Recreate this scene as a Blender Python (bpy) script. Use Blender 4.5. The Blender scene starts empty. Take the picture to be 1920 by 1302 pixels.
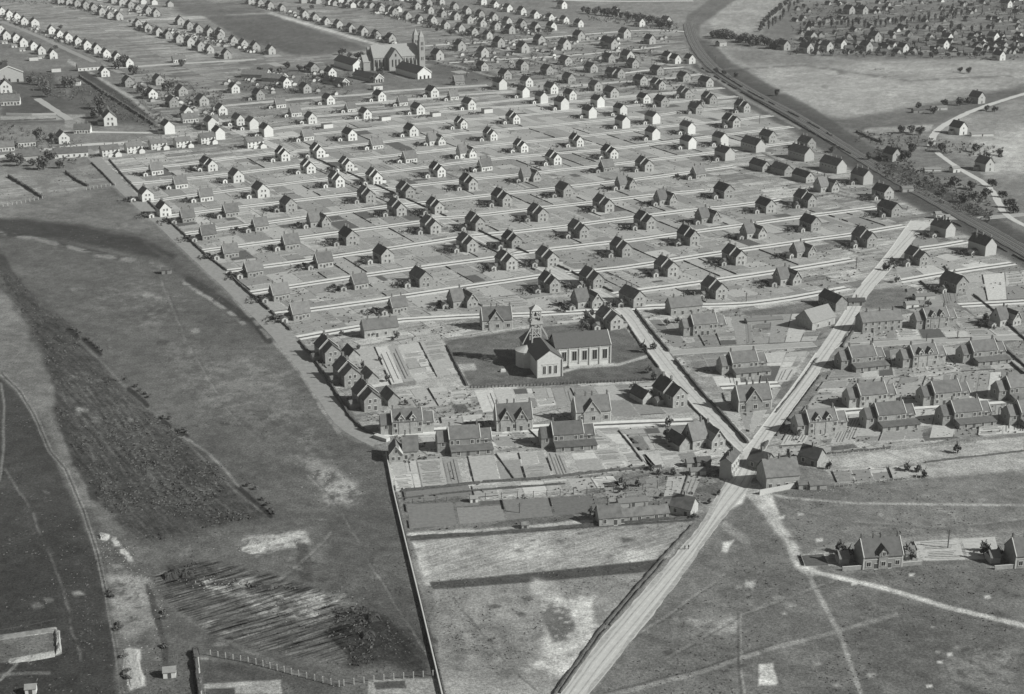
import bpy, bmesh, math, random
import numpy as np
from mathutils import Vector, Matrix
R = math.radians
random.seed(7)
# ------------------------------------------------------------------ camera, sky, sun
S = bpy.context.scene
C = bpy.data.collections.new('place'); S.collection.children.link(C)
PHOTO_W, PHOTO_H, FOC, CAM_H = 1920.0, 1302.0, 2800.0, 235.0
HAZE = 0.000045
PITCH = math.atan(981.0/FOC)
cam_d = bpy.data.cameras.new('camera'); cam = bpy.data.objects.new('camera', cam_d); C.objects.link(cam)
cam.location = (0, 0, CAM_H); cam.rotation_euler = (R(90)-PITCH, 0, 0)
cam_d.sensor_fit = 'HORIZONTAL'; cam_d.sensor_width = 36.0; cam_d.lens = 36.0*FOC/PHOTO_W
cam_d.clip_start = 1.0; cam_d.clip_end = 60000.0
S.camera = cam
SUN_AZ, SUN_EL = 107.0, 34.0        # azimuth clockwise from +Y
W = bpy.data.worlds.new('World'); S.world = W; W.use_nodes = True
nt = W.node_tree; nt.nodes.clear()
o_ = nt.nodes.new('ShaderNodeOutputWorld'); bg = nt.nodes.new('ShaderNodeBackground')
sky = nt.nodes.new('ShaderNodeTexSky'); sky.sky_type = 'NISHITA'; sky.sun_disc = False
sky.sun_elevation = R(SUN_EL); sky.sun_rotation = R(SUN_AZ); sky.air_density = 1.0; sky.dust_density = 1.2
bwn = nt.nodes.new('ShaderNodeRGBToBW')
nt.links.new(sky.outputs[0], bwn.inputs[0]); nt.links.new(bwn.outputs[0], bg.inputs[0])
bg.inputs[1].default_value = 0.06
nt.links.new(bg.outputs[0], o_.inputs[0])
sd = bpy.data.lights.new('sun', 'SUN'); sd.energy = 5.0; sd.angle = R(0.6); sd.color = (1.0, 0.995, 0.975)
sun = bpy.data.objects.new('sun', sd); C.objects.link(sun)
sdir = Vector((math.sin(R(SUN_AZ))*math.cos(R(SUN_EL)), math.cos(R(SUN_AZ))*math.cos(R(SUN_EL)), math.sin(R(SUN_EL))))
sun.rotation_euler = sdir.to_track_quat('Z', 'Y').to_euler(); sun.location = (300, 0, 500)
S.view_settings.view_transform = 'Standard'; S.view_settings.look = 'None'
S.view_settings.exposure = 0.32; S.view_settings.gamma = 1.0

cp, sp_ = math.cos(PITCH), math.sin(PITCH)
def P(px, py, z=0.0):
    """a point of the photograph -> where that spot stands on the ground (or on the level z)"""
    u = (px-PHOTO_W/2)/FOC; v = -(py-PHOTO_H/2)/FOC
    dx, dy, dz = u, cp + v*sp_, -sp_ + v*cp
    t = (z-CAM_H)/dz
    return Vector((dx*t, dy*t, z))
def PXY(px, py, z=0.0):
    p = P(px, py, z); return (p.x, p.y)
def mpp(py):          # metres per photo pixel across, at the ground row py
    return CAM_H/((py+330.0)*cp)
def lin(v):
    v = v/255.0
    return v/12.92 if v <= 0.04045 else ((v+0.055)/1.055)**2.4

# ------------------------------------------------------------------ materials
def grey(v):          # v = albedo; prints of the time are very slightly green-grey
    return (v*0.985, v*1.0, v*0.965, 1.0)
_mats = {}
def mat(name, base, var=0.25, scale=1.5, rough=0.9, rnd=0.0, bump=0.0, stripes=None):
    """procedural grey material: base albedo mottled by fractal noise, optional per-object variation"""
    if name in _mats: return _mats[name]
    m = bpy.data.materials.new(name); m.use_nodes = True; t = m.node_tree; n = t.nodes; l = t.links
    b = n['Principled BSDF']; b.inputs['Roughness'].default_value = rough
    try: b.inputs['Specular IOR Level'].default_value = 0.25
    except Exception: pass
    g = n.new('ShaderNodeNewGeometry'); nz = n.new('ShaderNodeTexNoise')
    nz.inputs['Scale'].default_value = scale; nz.inputs['Detail'].default_value = 5.0; nz.inputs['Roughness'].default_value = 0.65
    l.new(g.outputs['Position'], nz.inputs['Vector'])
    mr = n.new('ShaderNodeMapRange'); mr.inputs['From Min'].default_value = 0.25; mr.inputs['From Max'].default_value = 0.75
    mr.inputs['To Min'].default_value = 1.0-var; mr.inputs['To Max'].default_value = 1.0+var
    l.new(nz.outputs['Fac'], mr.inputs['Value'])
    cur = mr.outputs['Result']
    if stripes:
        wv = n.new('ShaderNodeTexWave'); wv.wave_type = 'BANDS'; wv.bands_direction = stripes[2] if len(stripes) > 2 else 'Z'
        wv.inputs['Scale'].default_value = stripes[0]; wv.inputs['Distortion'].default_value = 1.0
        if stripes[2:] == ('Z',): l.new(g.outputs['Position'], wv.inputs['Vector'])
        else: l.new(g.outputs['Position'], wv.inputs['Vector'])
        m2 = n.new('ShaderNodeMapRange'); m2.inputs['To Min'].default_value = 1.0-stripes[1]; m2.inputs['To Max'].default_value = 1.0+stripes[1]
        l.new(wv.outputs['Fac'], m2.inputs['Value'])
        mm = n.new('ShaderNodeMath'); mm.operation = 'MULTIPLY'; l.new(cur, mm.inputs[0]); l.new(m2.outputs[0], mm.inputs[1]); cur = mm.outputs[0]
    if rnd:
        oi = n.new('ShaderNodeObjectInfo'); m3 = n.new('ShaderNodeMapRange')
        m3.inputs['To Min'].default_value = 1.0-rnd; m3.inputs['To Max'].default_value = 1.0+rnd
        l.new(oi.outputs['Random'], m3.inputs['Value'])
        mm = n.new('ShaderNodeMath'); mm.operation = 'MULTIPLY'; l.new(cur, mm.inputs[0]); l.new(m3.outputs[0], mm.inputs[1]); cur = mm.outputs[0]
    vm = n.new('ShaderNodeVectorMath'); vm.operation = 'SCALE'
    vm.inputs[0].default_value = grey(base)[:3]; l.new(cur, vm.inputs['Scale'])
    l.new(vm.outputs[0], b.inputs['Base Color'])
    if bump:
        bp = n.new('ShaderNodeBump'); bp.inputs['Strength'].default_value = bump; bp.inputs['Distance'].default_value = 0.3
        l.new(nz.outputs['Fac'], bp.inputs['Height']); l.new(bp.outputs[0], b.inputs['Normal'])
    _mats[name] = m
    return m
M_white = lambda: mat('limewashed_wall', 0.52, 0.10, 0.8, 0.85, 0.10)
M_brick = lambda: mat('brick_wall', 0.27, 0.28, 0.8, 0.9, 0.22, stripes=(3.3, 0.08, 'Z'))
M_render = lambda: mat('grey_rendered_wall', 0.33, 0.12, 0.8, 0.9, 0.15)
M_roof = lambda: mat('dark_tile_roof', 0.11, 0.38, 0.5, 0.8, 0.35, stripes=(2.2, 0.10, 'Z'))
M_slate = lambda: mat('grey_slate_roof', 0.115, 0.32, 0.5, 0.7, 0.25, stripes=(2.2, 0.08, 'Z'))
M_pale = lambda: mat('pale_stone_trim', 0.42, 0.08, 1.0)
M_dark = lambda: mat('dark_glass', 0.03, 0.2, 1.0, 0.35)
M_wood = lambda: mat('dark_wood', 0.07, 0.2, 2.0)
M_leaf = lambda: mat('dark_foliage', 0.10, 0.55, 0.9, 0.95, 0.25)
M_hedge = lambda: mat('hedge_foliage', 0.05, 0.5, 1.3, 0.95, 0.1)
M_conc = lambda: mat('pale_concrete', 0.42, 0.12, 2.0)

# ------------------------------------------------------------------ objects
def tag(o, label=None, cat=None, group=None, kind=None):
    if label: o['label'] = label
    if cat: o['category'] = cat
    if group: o['group'] = group
    if kind: o['kind'] = kind
    return o
def empty(name, loc, rz=0.0, label=None, cat=None, group=None):
    o = bpy.data.objects.new(name, None); C.objects.link(o)
    o.location = loc; o.rotation_euler = (0, 0, rz); o.empty_display_size = 1.0
    return tag(o, label, cat, group)
def link(name, me, parent=None, loc=(0, 0, 0), rz=0.0):
    o = bpy.data.objects.new(name, me); C.objects.link(o)
    o.location = loc; o.rotation_euler = (0, 0, rz)
    if parent is not None: o.parent = parent
    return o

class MB:
    """collects faces in local space"""
    def __init__(s): s.v = []; s.f = []; s.m = []
    def face(s, pts, m=0):
        i = len(s.v); s.v += [tuple(p) for p in pts]; s.f.append(tuple(range(i, i+len(pts)))); s.m.append(m)
    def box(s, x0, x1, y0, y1, z0, z1, m=0):
        a, b, c, d = (x0, y0), (x1, y0), (x1, y1), (x0, y1)
        s.face([(*a, z0), (*b, z0), (*b, z1), (*a, z1)], m); s.face([(*b, z0), (*c, z0), (*c, z1), (*b, z1)], m)
        s.face([(*c, z0), (*d, z0), (*d, z1), (*c, z1)], m); s.face([(*d, z0), (*a, z0), (*a, z1), (*d, z1)], m)
        s.face([(*a, z1), (*b, z1), (*c, z1), (*d, z1)], m); s.face([(*a, z0), (*d, z0), (*c, z0), (*b, z0)], m)
    def prism(s, base, axis_vec, m=0):
        """extrude polygon (3D points) along a vector, closed"""
        b = [Vector(p) for p in base]; a = Vector(axis_vec); t = [p+a for p in b]; n = len(b)
        s.face(b[::-1], m); s.face(t, m)
        for i in range(n): s.face([b[i], b[(i+1) % n], t[(i+1) % n], t[i]], m)
    def bar(s, p, q, w, m=0, h=None):
        p, q = Vector(p), Vector(q); d = q-p; h = h or w
        up = Vector((0, 0, 1)) if abs(d.normalized().z) < 0.95 else Vector((1, 0, 0))
        sx = d.cross(up).normalized()*w/2; sy = sx.cross(d).normalized()*h/2
        s.prism([p-sx-sy, p+sx-sy, p+sx+sy, p-sx+sy], d, m)
    def mesh(s, name, mats):
        me = bpy.data.meshes.new(name)
        me.from_pydata(s.v, [], s.f)
        for m in mats: me.materials.append(m)
        if len(mats) > 1: me.polygons.foreach_set('material_index', s.m)
        bm = bmesh.new(); bm.from_mesh(me); bmesh.ops.remove_doubles(bm, verts=bm.verts, dist=0.0005)
        bmesh.ops.recalc_face_normals(bm, faces=bm.faces); bm.to_mesh(me); bm.free()
        return me
    def build(s, name, mats, parent=None, loc=(0, 0, 0), rz=0.0):
        return link(name, s.mesh(name, mats if isinstance(mats, (list, tuple)) else [mats]), parent, loc, rz)

# ------------------------------------------------------------------ ground, one sheet to the horizon
def smooth(e0, e1, x):
    t = np.clip((x-e0)/(e1-e0), 0, 1); return t*t*(3-2*t)
_rs = np.random.RandomState(5); _tab = _rs.rand(256, 256)
def vnoise(x, y):
    xi = np.floor(x).astype(int); yi = np.floor(y).astype(int); fx = x-xi; fy = y-yi
    fx = fx*fx*(3-2*fx); fy = fy*fy*(3-2*fy)
    a = _tab[xi & 255, yi & 255]; b = _tab[(xi+1) & 255, yi & 255]; c = _tab[xi & 255, (yi+1) & 255]; d = _tab[(xi+1) & 255, (yi+1) & 255]
    return (a*(1-fx)+b*fx)*(1-fy)+(c*(1-fx)+d*fx)*fy
def fbm(x, y, o=4):
    s = 0; a = 0.5; t = 0
    for i in range(o): s = s+a*vnoise(x+17.3*i, y+9.1*i); t += a; x = x*2.03; y = y*2.03; a *= 0.55
    return s/t
def poly_sd(X, Y, pts):
    """signed distance in photo px (positive inside)"""
    d = np.full(X.shape, 1e9); inside = np.zeros(X.shape, bool); n = len(pts)
    for i in range(n):
        x0, y0 = pts[i]; x1, y1 = pts[(i+1) % n]
        dx, dy = x1-x0, y1-y0; L = dx*dx+dy*dy+1e-9
        t = np.clip(((X-x0)*dx+(Y-y0)*dy)/L, 0, 1)
        d = np.minimum(d, np.hypot(X-x0-t*dx, Y-y0-t*dy))
        c = ((y0 > Y) != (y1 > Y)) & (X < (x1-x0)*(Y-y0)/(y1-y0+1e-12)+x0)
        inside ^= c
    return np.where(inside, d, -d)
def line_d(X, Y, pts):
    d = np.full(X.shape, 1e9)
    for i in range(len(pts)-1):
        x0, y0 = pts[i]; x1, y1 = pts[i+1]; dx, dy = x1-x0, y1-y0; L = dx*dx+dy*dy+1e-9
        t = np.clip(((X-x0)*dx+(Y-y0)*dy)/L, 0, 1)
        d = np.minimum(d, np.hypot(X-x0-t*dx, Y-y0-t*dy))
    return d
def axis_vals(stops):
    out = []
    for (a, b, st) in stops:
        out += list(np.arange(a, b, st))
    out.append(stops[-1][1]); return np.array(out, float)
gx = axis_vals([(-6000, -1200, 800), (-1200, -300, 100), (-300, -20, 20), (-20, 1940, 2.2), (1940, 2240, 20), (2240, 3200, 100), (3200, 8000, 800)])
gy = axis_vals([(-322, -200, 12), (-200, -12, 8), (-12, 1312, 2.0), (1312, 1600, 16), (1600, 2600, 100)])
GX, GY = np.meshgrid(gx, gy)
u = (GX-PHOTO_W/2)/FOC; v = -(GY-PHOTO_H/2)/FOC
T_ = -CAM_H/(-sp_+v*cp); WX = u*T_; WY = (cp+v*sp_)*T_
# outlines wander a little so field edges are never ruled
n1 = fbm(WX/14.0, WY/14.0, 4)-0.5; n2 = fbm(WX/14.0+50, WY/14.0+80, 4)-0.5
n3 = fbm(WX/60.0, WY/60.0, 5); n4 = fbm(WX/9.0+7, WY/9.0+3, 5)
pxm = (GY+330.0)*cp/CAM_H        # photo px per metre across
def jx(k): return GX+n1*k*pxm*2
def jy(k): return GY+n2*k*pxm
TONE = np.full(GX.shape, 118.0); GARD = np.zeros(GX.shape); SCR = np.zeros(GX.shape); FUR = np.zeros(GX.shape)
def fill(pts, tone=None, feather=2.0, jit=1.0, k=1.0, gard=None, scr=None, fur=None):
    sdv = poly_sd(jx(jit), jy(jit), pts); a = smooth(-feather, feather, sdv)*k
    global TONE, GARD, SCR, FUR
    if tone is not None: TONE = TONE*(1-a)+tone*a
    if gard is not None: GARD = GARD*(1-a)+gard*a
    if scr is not None: SCR = SCR*(1-a)+scr*a
    if fur is not None: FUR = FUR*(1-a)+fur*a
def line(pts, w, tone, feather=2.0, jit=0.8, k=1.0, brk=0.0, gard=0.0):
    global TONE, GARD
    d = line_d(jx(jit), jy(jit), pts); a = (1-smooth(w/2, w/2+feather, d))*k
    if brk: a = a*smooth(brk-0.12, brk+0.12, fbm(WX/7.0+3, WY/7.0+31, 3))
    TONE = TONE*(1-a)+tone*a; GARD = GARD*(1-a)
n5 = fbm(WX/2.2+70, WY/2.2+40, 4)
def blotch(pts, tone, feather=8.0, jit=4.0, thr=0.45, k=1.0):
    """patchy spill (chalk, bare earth): only where the noise is high"""
    global TONE
    sdv = poly_sd(jx(jit), jy(jit), pts); a = smooth(-feather, feather, sdv)*smooth(thr-0.06, thr+0.10, n4*0.5+n5*0.5)*k
    TONE = TONE*(1-a)+tone*a
# --- the far plain
fill([(-300, -330), (2200, -330), (2200, 60), (-300, 60)], 122, 20)
fill([(0, 0), (200, 0), (330, 20), (380, 60), (520, 150), (330, 110), (60, 0)], 128, 4)
fill([(380, 30), (500, 26), (700, 95), (560, 105), (450, 70)], 96, 3, 0.5)
fill([(300, 0), (470, 5), (500, 25), (350, 30)], 98, 6)
line([(530, 40), (555, 75), (565, 100)], 4, 150, 6)
line([(240, 40), (510, 26), (720, 88)], 3, 160, 2, 0.2); line([(580, 22), (830, 6)], 3, 155, 2, 0.2)
fill([(1330, 40), (1370, 0), (1490, 0), (1430, 50), (1400, 62), (1340, 62)], 138, 5)
fill([(1480, 10), (1930, 0), (1930, 110), (1500, 108), (1420, 70)], 108, 8, 3)
fill([(1330, 88), (1480, 96), (1600, 114), (1930, 112), (1930, 168), (1800, 190), (1580, 225), (1480, 195), (1400, 150), (1345, 110)], 140, 4)
fill([(1330, 90), (1500, 98), (1600, 118), (1500, 125), (1400, 122)], 120, 6)
fill([(1560, 228), (1800, 185), (1925, 160), (1925, 175), (1760, 235), (1700, 245), (1600, 245)], 104, 6, 2)
fill([(1760, 235), (1925, 180), (1925, 300), (1800, 300), (1760, 270)], 130, 8, 3)
fill([(1820, 260), (1925, 240), (1925, 330), (1850, 330)], 152, 14, 4)
fill([(1620, 240), (1750, 234), (1745, 246), (1620, 254)], 138, 2)
fill([(1600, 250), (1745, 262), (1840, 330), (1870, 400), (1800, 400), (1700, 330)], 112, 6, 3, gard=0.5)
fill([(1790, 385), (1860, 350), (1925, 400), (1925, 480), (1850, 440)], 116, 5)
fill([(1340, 92), (1352, 90), (1500, 200), (1480, 205)], 132, 3)
fill([(-20, -20), (560, -20), (700, 30), (1060, 40), (1200, 60), (800, 80), (740, 90), (600, 30), (480, 20), (330, 10), (420, 60), (500, 110), (330, 110), (260, 120), (-20, 20)], None, 6, 2, gard=0.8)
fill([(560, -20), (1060, -5), (1130, 50), (860, 75), (760, 55), (600, 20)], 116, 8, 2)
fill([(380, 30), (500, 26), (700, 95), (560, 105), (450, 70)], 94, 3, 0.5, gard=0)
fill([(1500, 30), (1925, 20), (1925, 108), (1480, 104)], 104, 8, 3, gard=0.9)
# top-left: between the rows
fill([(0, 60), (60, 62), (240, 140), (300, 210), (0, 210)], 112, 6, 2)
fill([(0, 130), (100, 140), (150, 230), (0, 235)], 86, 6, 4)
fill([(140, 150), (230, 190), (300, 235), (160, 235), (120, 200)], 88, 5, 4)
line([(130, 115), (250, 185), (300, 235)], 5, 140, 2, 0.2); line([(152, 135), (215, 175), (290, 232)], 9, 74, 3, 0.8)
fill([(0, 218), (105, 216), (120, 225), (0, 228)], 135, 2, 0.4)
fill([(120, 215), (160, 215), (158, 240), (122, 240)], 130, 2, 0.4)
# --- the settlement's garden ground
fill([(160, 290), (300, 240), (240, 130), (330, 110), (560, 110), (800, 82), (1260, 55), (1285, 62), (1315, 125), (1480, 200), (1640, 300), (1760, 395), (1925, 500), (1925, 810), (1590, 850), (1400, 900), (1330, 960), (770, 1010), (725, 860), (560, 640), (300, 420)], 134, 3, 0.5, gard=1.0)
fill([(300, 240), (240, 130), (330, 110), (560, 110), (800, 82), (1260, 55), (1290, 62), (1330, 125), (1400, 180), (1200, 175), (900, 165), (500, 190), (420, 215)], 118, 18, 3)
fill([(480, 118), (800, 130), (930, 155), (560, 185), (420, 170)], 106, 10, 3, gard=0.3)
fill([(250, 120), (420, 150), (470, 220), (400, 235), (300, 200)], 118, 10, 3)
fill([(860, 112), (960, 150), (860, 155), (780, 130)], 96, 5, 1, gard=0.1)
# bottom allotments
fill([(725, 870), (1250, 870), (1290, 905), (1000, 905), (730, 920)], 128, 3, 0.5, gard=0.6)
fill([(752, 915), (870, 905), (885, 925), (752, 935)], 98, 2, 0.3, gard=0)
fill([(752, 935), (1120, 925), (1120, 975), (760, 1000)], 104, 3, 0.7, gard=0.5, scr=0.35)
fill([(870, 905), (1150, 895), (1150, 925), (880, 940)], 146, 2, 0.6, gard=0.8)
fill([(1100, 890), (1370, 880), (1320, 960), (1100, 985)], 108, 5, 2, gard=0.7, scr=0.6)
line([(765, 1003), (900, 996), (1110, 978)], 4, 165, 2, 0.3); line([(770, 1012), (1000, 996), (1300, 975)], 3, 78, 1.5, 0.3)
line([(770, 1007), (1000, 990)], 2, 130, 1)
# chapel close: dark grass
fill([(830, 640), (1000, 615), (1160, 600), (1235, 690), (1255, 712), (1000, 722), (880, 726)], 98, 1.5, 0.2, gard=0)
fill([(835, 645), (1000, 625), (1010, 700), (875, 715)], 106, 8, 2, gard=0)
line([(990, 707), (1040, 702), (1080, 690), (1160, 684), (1215, 668)], 3, 150, 2, 0.3)
line([(1040, 685), (1150, 683)], 3, 165, 1.5, 0.1)
fill([(655, 660), (830, 640), (880, 722), (740, 760), (700, 700)], 156, 4, 1.5, gard=0.35)
for (x, y, t) in [(700, 655, 168), (790, 662, 170), (760, 690, 120), (800, 700, 172), (740, 720, 110), (850, 690, 168), (770, 740, 122)]:
    fill([(x-38, y-5), (x+38, y-9), (x+40, y+4), (x-36, y+8)], t, 2, 1.5, gard=0.2, k=0.8)
# garden plots around the double cottages
PL = [((1090, 845), (1160, 808), 150), ((940, 850), (1090, 832), 152), ((905, 812), (1000, 850), 128)]
def quad(a, b, c, d, t, g=0.15, k=0.9): fill([a, b, c, d], t, 1.0, 0.15, gard=g, k=k)
quad((730, 872), (775, 868), (790, 905), (735, 914), 150); quad((778, 868), (835, 864), (850, 905), (790, 908), 122)
quad((838, 862), (885, 858), (900, 903), (855, 906), 154); quad((888, 858), (925, 852), (940, 892), (902, 900), 128)
quad((925, 850), (1010, 845), (1020, 895), (935, 898), 160); quad((1010, 845), (1068, 842), (1090, 890), (1022, 895), 150)
quad((1070, 842), (1110, 838), (1135, 888), (1092, 892), 156); quad((1100, 812), (1160, 806), (1205, 872), (1120, 880), 158)
quad((1160, 806), (1290, 800), (1300, 815), (1172, 824), 116); quad((1172, 826), (1255, 820), (1262, 838), (1190, 845), 128)
quad((1190, 848), (1290, 842), (1300, 860), (1200, 868), 150); quad((1205, 862), (1225, 858), (1235, 874), (1212, 876), 92)
quad((890, 732), (940, 728), (955, 770), (905, 772), 160); quad((942, 730), (990, 728), (1010, 755), (950, 768), 158)
quad((1000, 727), (1060, 724), (1070, 750), (1012, 755), 126); quad((1068, 726), (1180, 720), (1190, 748), (1080, 756), 134)
quad((845, 757), (870, 755), (880, 773), (855, 775), 96, 0); quad((705, 795), (812, 775), (816, 780), (712, 808), 148)
quad((1140, 735), (1300, 755), (1315, 785), (1150, 790), 140); quad((730, 750), (880, 735), (885, 757), (740, 765), 138, 0.9)
quad((1210, 605), (1240, 590), (1285, 625), (1300, 648), 150); quad((1240, 590), (1310, 640), (1520, 632), (1520, 600), 146, .6)
quad((1390, 585), (1560, 560), (1560, 600), (1430, 620), 100, .2); quad((1430, 632), (1545, 624), (1530, 640), (1440, 646), 102, 0)
quad((1275, 668), (1350, 664), (1360, 690), (1300, 700), 120, .3); quad((1300, 705), (1350, 700), (1370, 770), (1350, 770), 140, .3)
quad((1445, 665), (1520, 660), (1480, 715), (1440, 715), 152, .1); quad((1470, 715), (1490, 713), (1470, 745), (1450, 740), 98, 0)
quad((1600, 545), (1700, 540), (1700, 575), (1610, 575), 110, .1); quad((1622, 548), (1702, 545), (1705, 578), (1612, 580), 112, 0); quad((1700, 550), (1780, 540), (1790, 565), (1705, 575), 124, .2)
quad((1850, 550), (1880, 553), (1890, 562), (1860, 562), 96, 0); quad((1590, 655), (1700, 700), (1640, 720), (1560, 690), 152, .5)
quad((1555, 838), (1600, 832), (1610, 840), (1560, 846), 92, 0); quad((1725, 812), (1775, 806), (1800, 822), (1735, 828), 88, 0)
quad((1630, 810), (1700, 806), (1720, 825), (1650, 832), 152, .1); quad((1490, 850), (1545, 846), (1560, 865), (1500, 868), 148, .1)
line([(1560, 852), (1700, 842), (1925, 822)], 5, 150, 2, 0.3, gard=0)
fill([(1550, 856), (1920, 826), (1920, 846), (1740, 868), (1540, 880), (1500, 870)], 148, 3, 0.5, gard=0.3)
fill([(1545, 880), (1735, 870), (1745, 895), (1600, 910), (1570, 900)], 146, 2, 0.4, gard=0.6)
quad((1642, 878), (1670, 876), (1680, 886), (1655, 890), 92, 0); quad((1655, 892), (1690, 888), (1700, 899), (1665, 902), 96, 0)
quad((1685, 874), (1715, 872), (1725, 883), (1690, 885), 94, 0)
fill([(1735, 868), (1925, 846), (1925, 885), (1740, 900)], 142, 2, 0.4, gard=0.0)
# rail corridor
RAIL = [(1440, -60), (1340, 10), (1300, 40), (1296, 70), (1312, 100), (1345, 135), (1420, 180), (1500, 222), (1600, 288), (1700, 348), (1800, 402), (1935, 480)]
line(RAIL[:6], 22, 98, 6, 1.0, k=.9); line(RAIL[5:], 38, 84, 5, 1.0); line([(x+6, y+3) for x, y in RAIL[4:]], 50, 84, 7, 1.5, k=0.85)
line([(1600, 288), (1700, 352), (1800, 408), (1935, 488)], 20, 84, 6, 0.6)
line([(x+10, y) for x, y in RAIL[4:]], 12, 78, 3, 0.4, k=0.8)
line([(1287, 60), (1290, 95), (1318, 130), (1405, 190), (1500, 240)], 4, 128, 2, 0.3, k=0.8)
fill([(1275, 55), (1300, 40), (1310, 85), (1270, 95)], 112, 4)
# --- the big common on the left
fill([(-400, 375), (60, 378), (210, 350), (250, 395), (300, 432), (350, 482), (400, 528), (450, 575), (500, 628), (560, 700), (590, 745), (620, 795), (655, 825), (715, 845), (740, 930), (765, 1020), (800, 1150), (832, 1320), (790, 1700), (-600, 1700)], 97, 2.0, 0.3, gard=0, fur=0)
fill([(-50, 380), (205, 352), (330, 455), (270, 440), (150, 420), (-50, 410)], 110, 5, 3)
fill([(-50, 395), (60, 376), (200, 358), (120, 395), (0, 408)], 118, 6, 3)
fill([(-50, 408), (60, 412), (160, 425), (260, 446), (330, 478), (320, 490), (220, 470), (120, 450), (-50, 440)], 66, 6, 2)
line([(110, 458), (200, 480), (240, 486)], 6, 72, 4, 1); line([(-20, 434), (80, 450), (180, 478), (270, 492), (340, 512)], 4, 122, 4, 1, brk=0.45)
fill([(270, 455), (390, 530), (430, 570), (470, 615), (400, 560), (320, 505)], 86, 6, 3)
line([(355, 525), (400, 553), (445, 585), (480, 608), (505, 640)], 9, 70, 5, 1); line([(345, 530), (400, 565), (440, 592), (465, 615)], 4, 138, 3, 1, brk=0.42)
line([(440, 560), (500, 628), (560, 690), (600, 760), (640, 820)], 4, 132, 3, 0.6, brk=0.38)
blotch([(320, 640), (520, 660), (600, 780), (560, 840), (420, 800), (300, 700)], 118, 30, 6, 0.5, 0.7)
blotch([(180, 510), (330, 540), (360, 620), (240, 620), (150, 560)], 122, 25, 6, 0.52, 0.6)
blotch([(500, 780), (560, 760), (620, 830), (600, 900), (540, 860)], 122, 20, 5, 0.5, 0.6)
fill([(-60, 520), (30, 560), (60, 640), (100, 720), (105, 790), (160, 900), (235, 1000), (205, 1012), (130, 905), (85, 800), (40, 730), (-60, 690)], 114, 8, 2.5)
fill([(-60, 690), (0, 706), (50, 755), (95, 850), (140, 950), (180, 1050), (205, 1150), (215, 1320), (210, 1700), (-600, 1700)], 72, 5, 1.5)
fill([(-60, 1000), (120, 980), (200, 1150), (215, 1320), (-60, 1320)], 66, 40, 4, k=0.8)
fill([(-30, 480), (20, 510), (70, 560), (135, 618), (200, 690), (300, 790), (350, 820), (420, 898), (515, 972), (430, 988), (300, 1012), (240, 1008), (190, 950), (140, 870), (108, 770), (95, 700), (60, 620), (0, 530)], 76, 12, 3.0, scr=1.0)
line([(0, 490), (60, 580), (90, 650), (110, 720), (130, 820), (180, 930)], 16, 72, 8, 2)
for q in range(9): line([(95+q*14+q*2, 700+q*4), (150+q*22, 800+q*10), (215+q*30, 960-q*1)], 2.5, 98, 3, 1.0, k=0.6, brk=0.42)
line([(150, 640), (250, 740), (350, 830), (450, 930), (510, 970)], 3, 112, 2.5, 0.5, k=0.7)
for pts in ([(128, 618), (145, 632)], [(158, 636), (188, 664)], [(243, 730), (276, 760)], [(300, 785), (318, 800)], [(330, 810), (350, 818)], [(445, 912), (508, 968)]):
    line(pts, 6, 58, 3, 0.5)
for dx in (0, 6):     # cart ruts
    line([(0+dx, 700), (35+dx, 735), (60+dx, 775), (90+dx, 845), (120+dx, 880), (150+dx, 950), (180+dx, 1040), (200+dx, 1130), (215+dx, 1220), (228+dx, 1320)], 2, 135, 2, 0.25, k=0.8)
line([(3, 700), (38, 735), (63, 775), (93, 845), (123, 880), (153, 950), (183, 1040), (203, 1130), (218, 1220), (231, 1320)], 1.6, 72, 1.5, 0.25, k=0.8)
line([(2, 720), (8, 760), (6, 850), (0, 900)], 3, 112, 2, 0.3)
line([(345, 820), (390, 850), (420, 880), (447, 912)], 3, 124, 2, 0.5)
# foreground left: workings
fill([(205, 1010), (300, 1015), (430, 990), (530, 985), (640, 1000), (600, 1060), (500, 1080), (330, 1050), (230, 1060)], 104, 10, 3)
blotch([(440, 1010), (570, 995), (580, 1015), (480, 1045)], 150, 5, 3, 0.40); line([(455, 1030), (500, 1022), (565, 1003)], 4, 168, 4, 1.2, brk=0.35)
blotch([(580, 860), (640, 880), (680, 930), (650, 952), (600, 935)], 142, 16, 4, 0.42)
line([(188, 1006), (200, 1008)], 9, 190, 3, 1.0); line([(215, 1015), (240, 1050), (262, 1085), (285, 1120), (292, 1150)], 7, 172, 4, 3, brk=0.42)
fill([(195, 1060), (262, 1050), (300, 1130), (320, 1302), (215, 1302), (205, 1150)], 100, 10, 3)
blotch([(200, 1070), (270, 1090), (300, 1180), (220, 1200)], 142, 12, 4, 0.42, 0.9)
fill([(233, 1216), (258, 1218), (262, 1250), (270, 1285), (240, 1295), (230, 1250)], 178, 4, 1.2)
line([(280, 1100), (300, 1180), (310, 1250)], 8, 80, 4, 1.5); line([(275, 1090), (340, 1150), (430, 1200), (560, 1270)], 6, 116, 5, 2, k=0.7)
fill([(290, 1080), (400, 1050), (500, 1075), (600, 1110), (690, 1150), (650, 1210), (640, 1250), (500, 1225), (400, 1190), (310, 1130)], 92, 6, 2, fur=1.0)
blotch([(400, 1090), (560, 1100), (690, 1140), (640, 1180), (500, 1160)], 138, 10, 4, 0.46, 0.8)
fill([(318, 1064), (380, 1052), (420, 1082), (470, 1090), (560, 1110), (500, 1112), (400, 1098), (330, 1105)], 66, 8, 5, scr=1.0, k=0.85)
blotch([(380, 1085), (480, 1080), (460, 1110), (400, 1120)], 130, 5, 2, 0.42)
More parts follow.
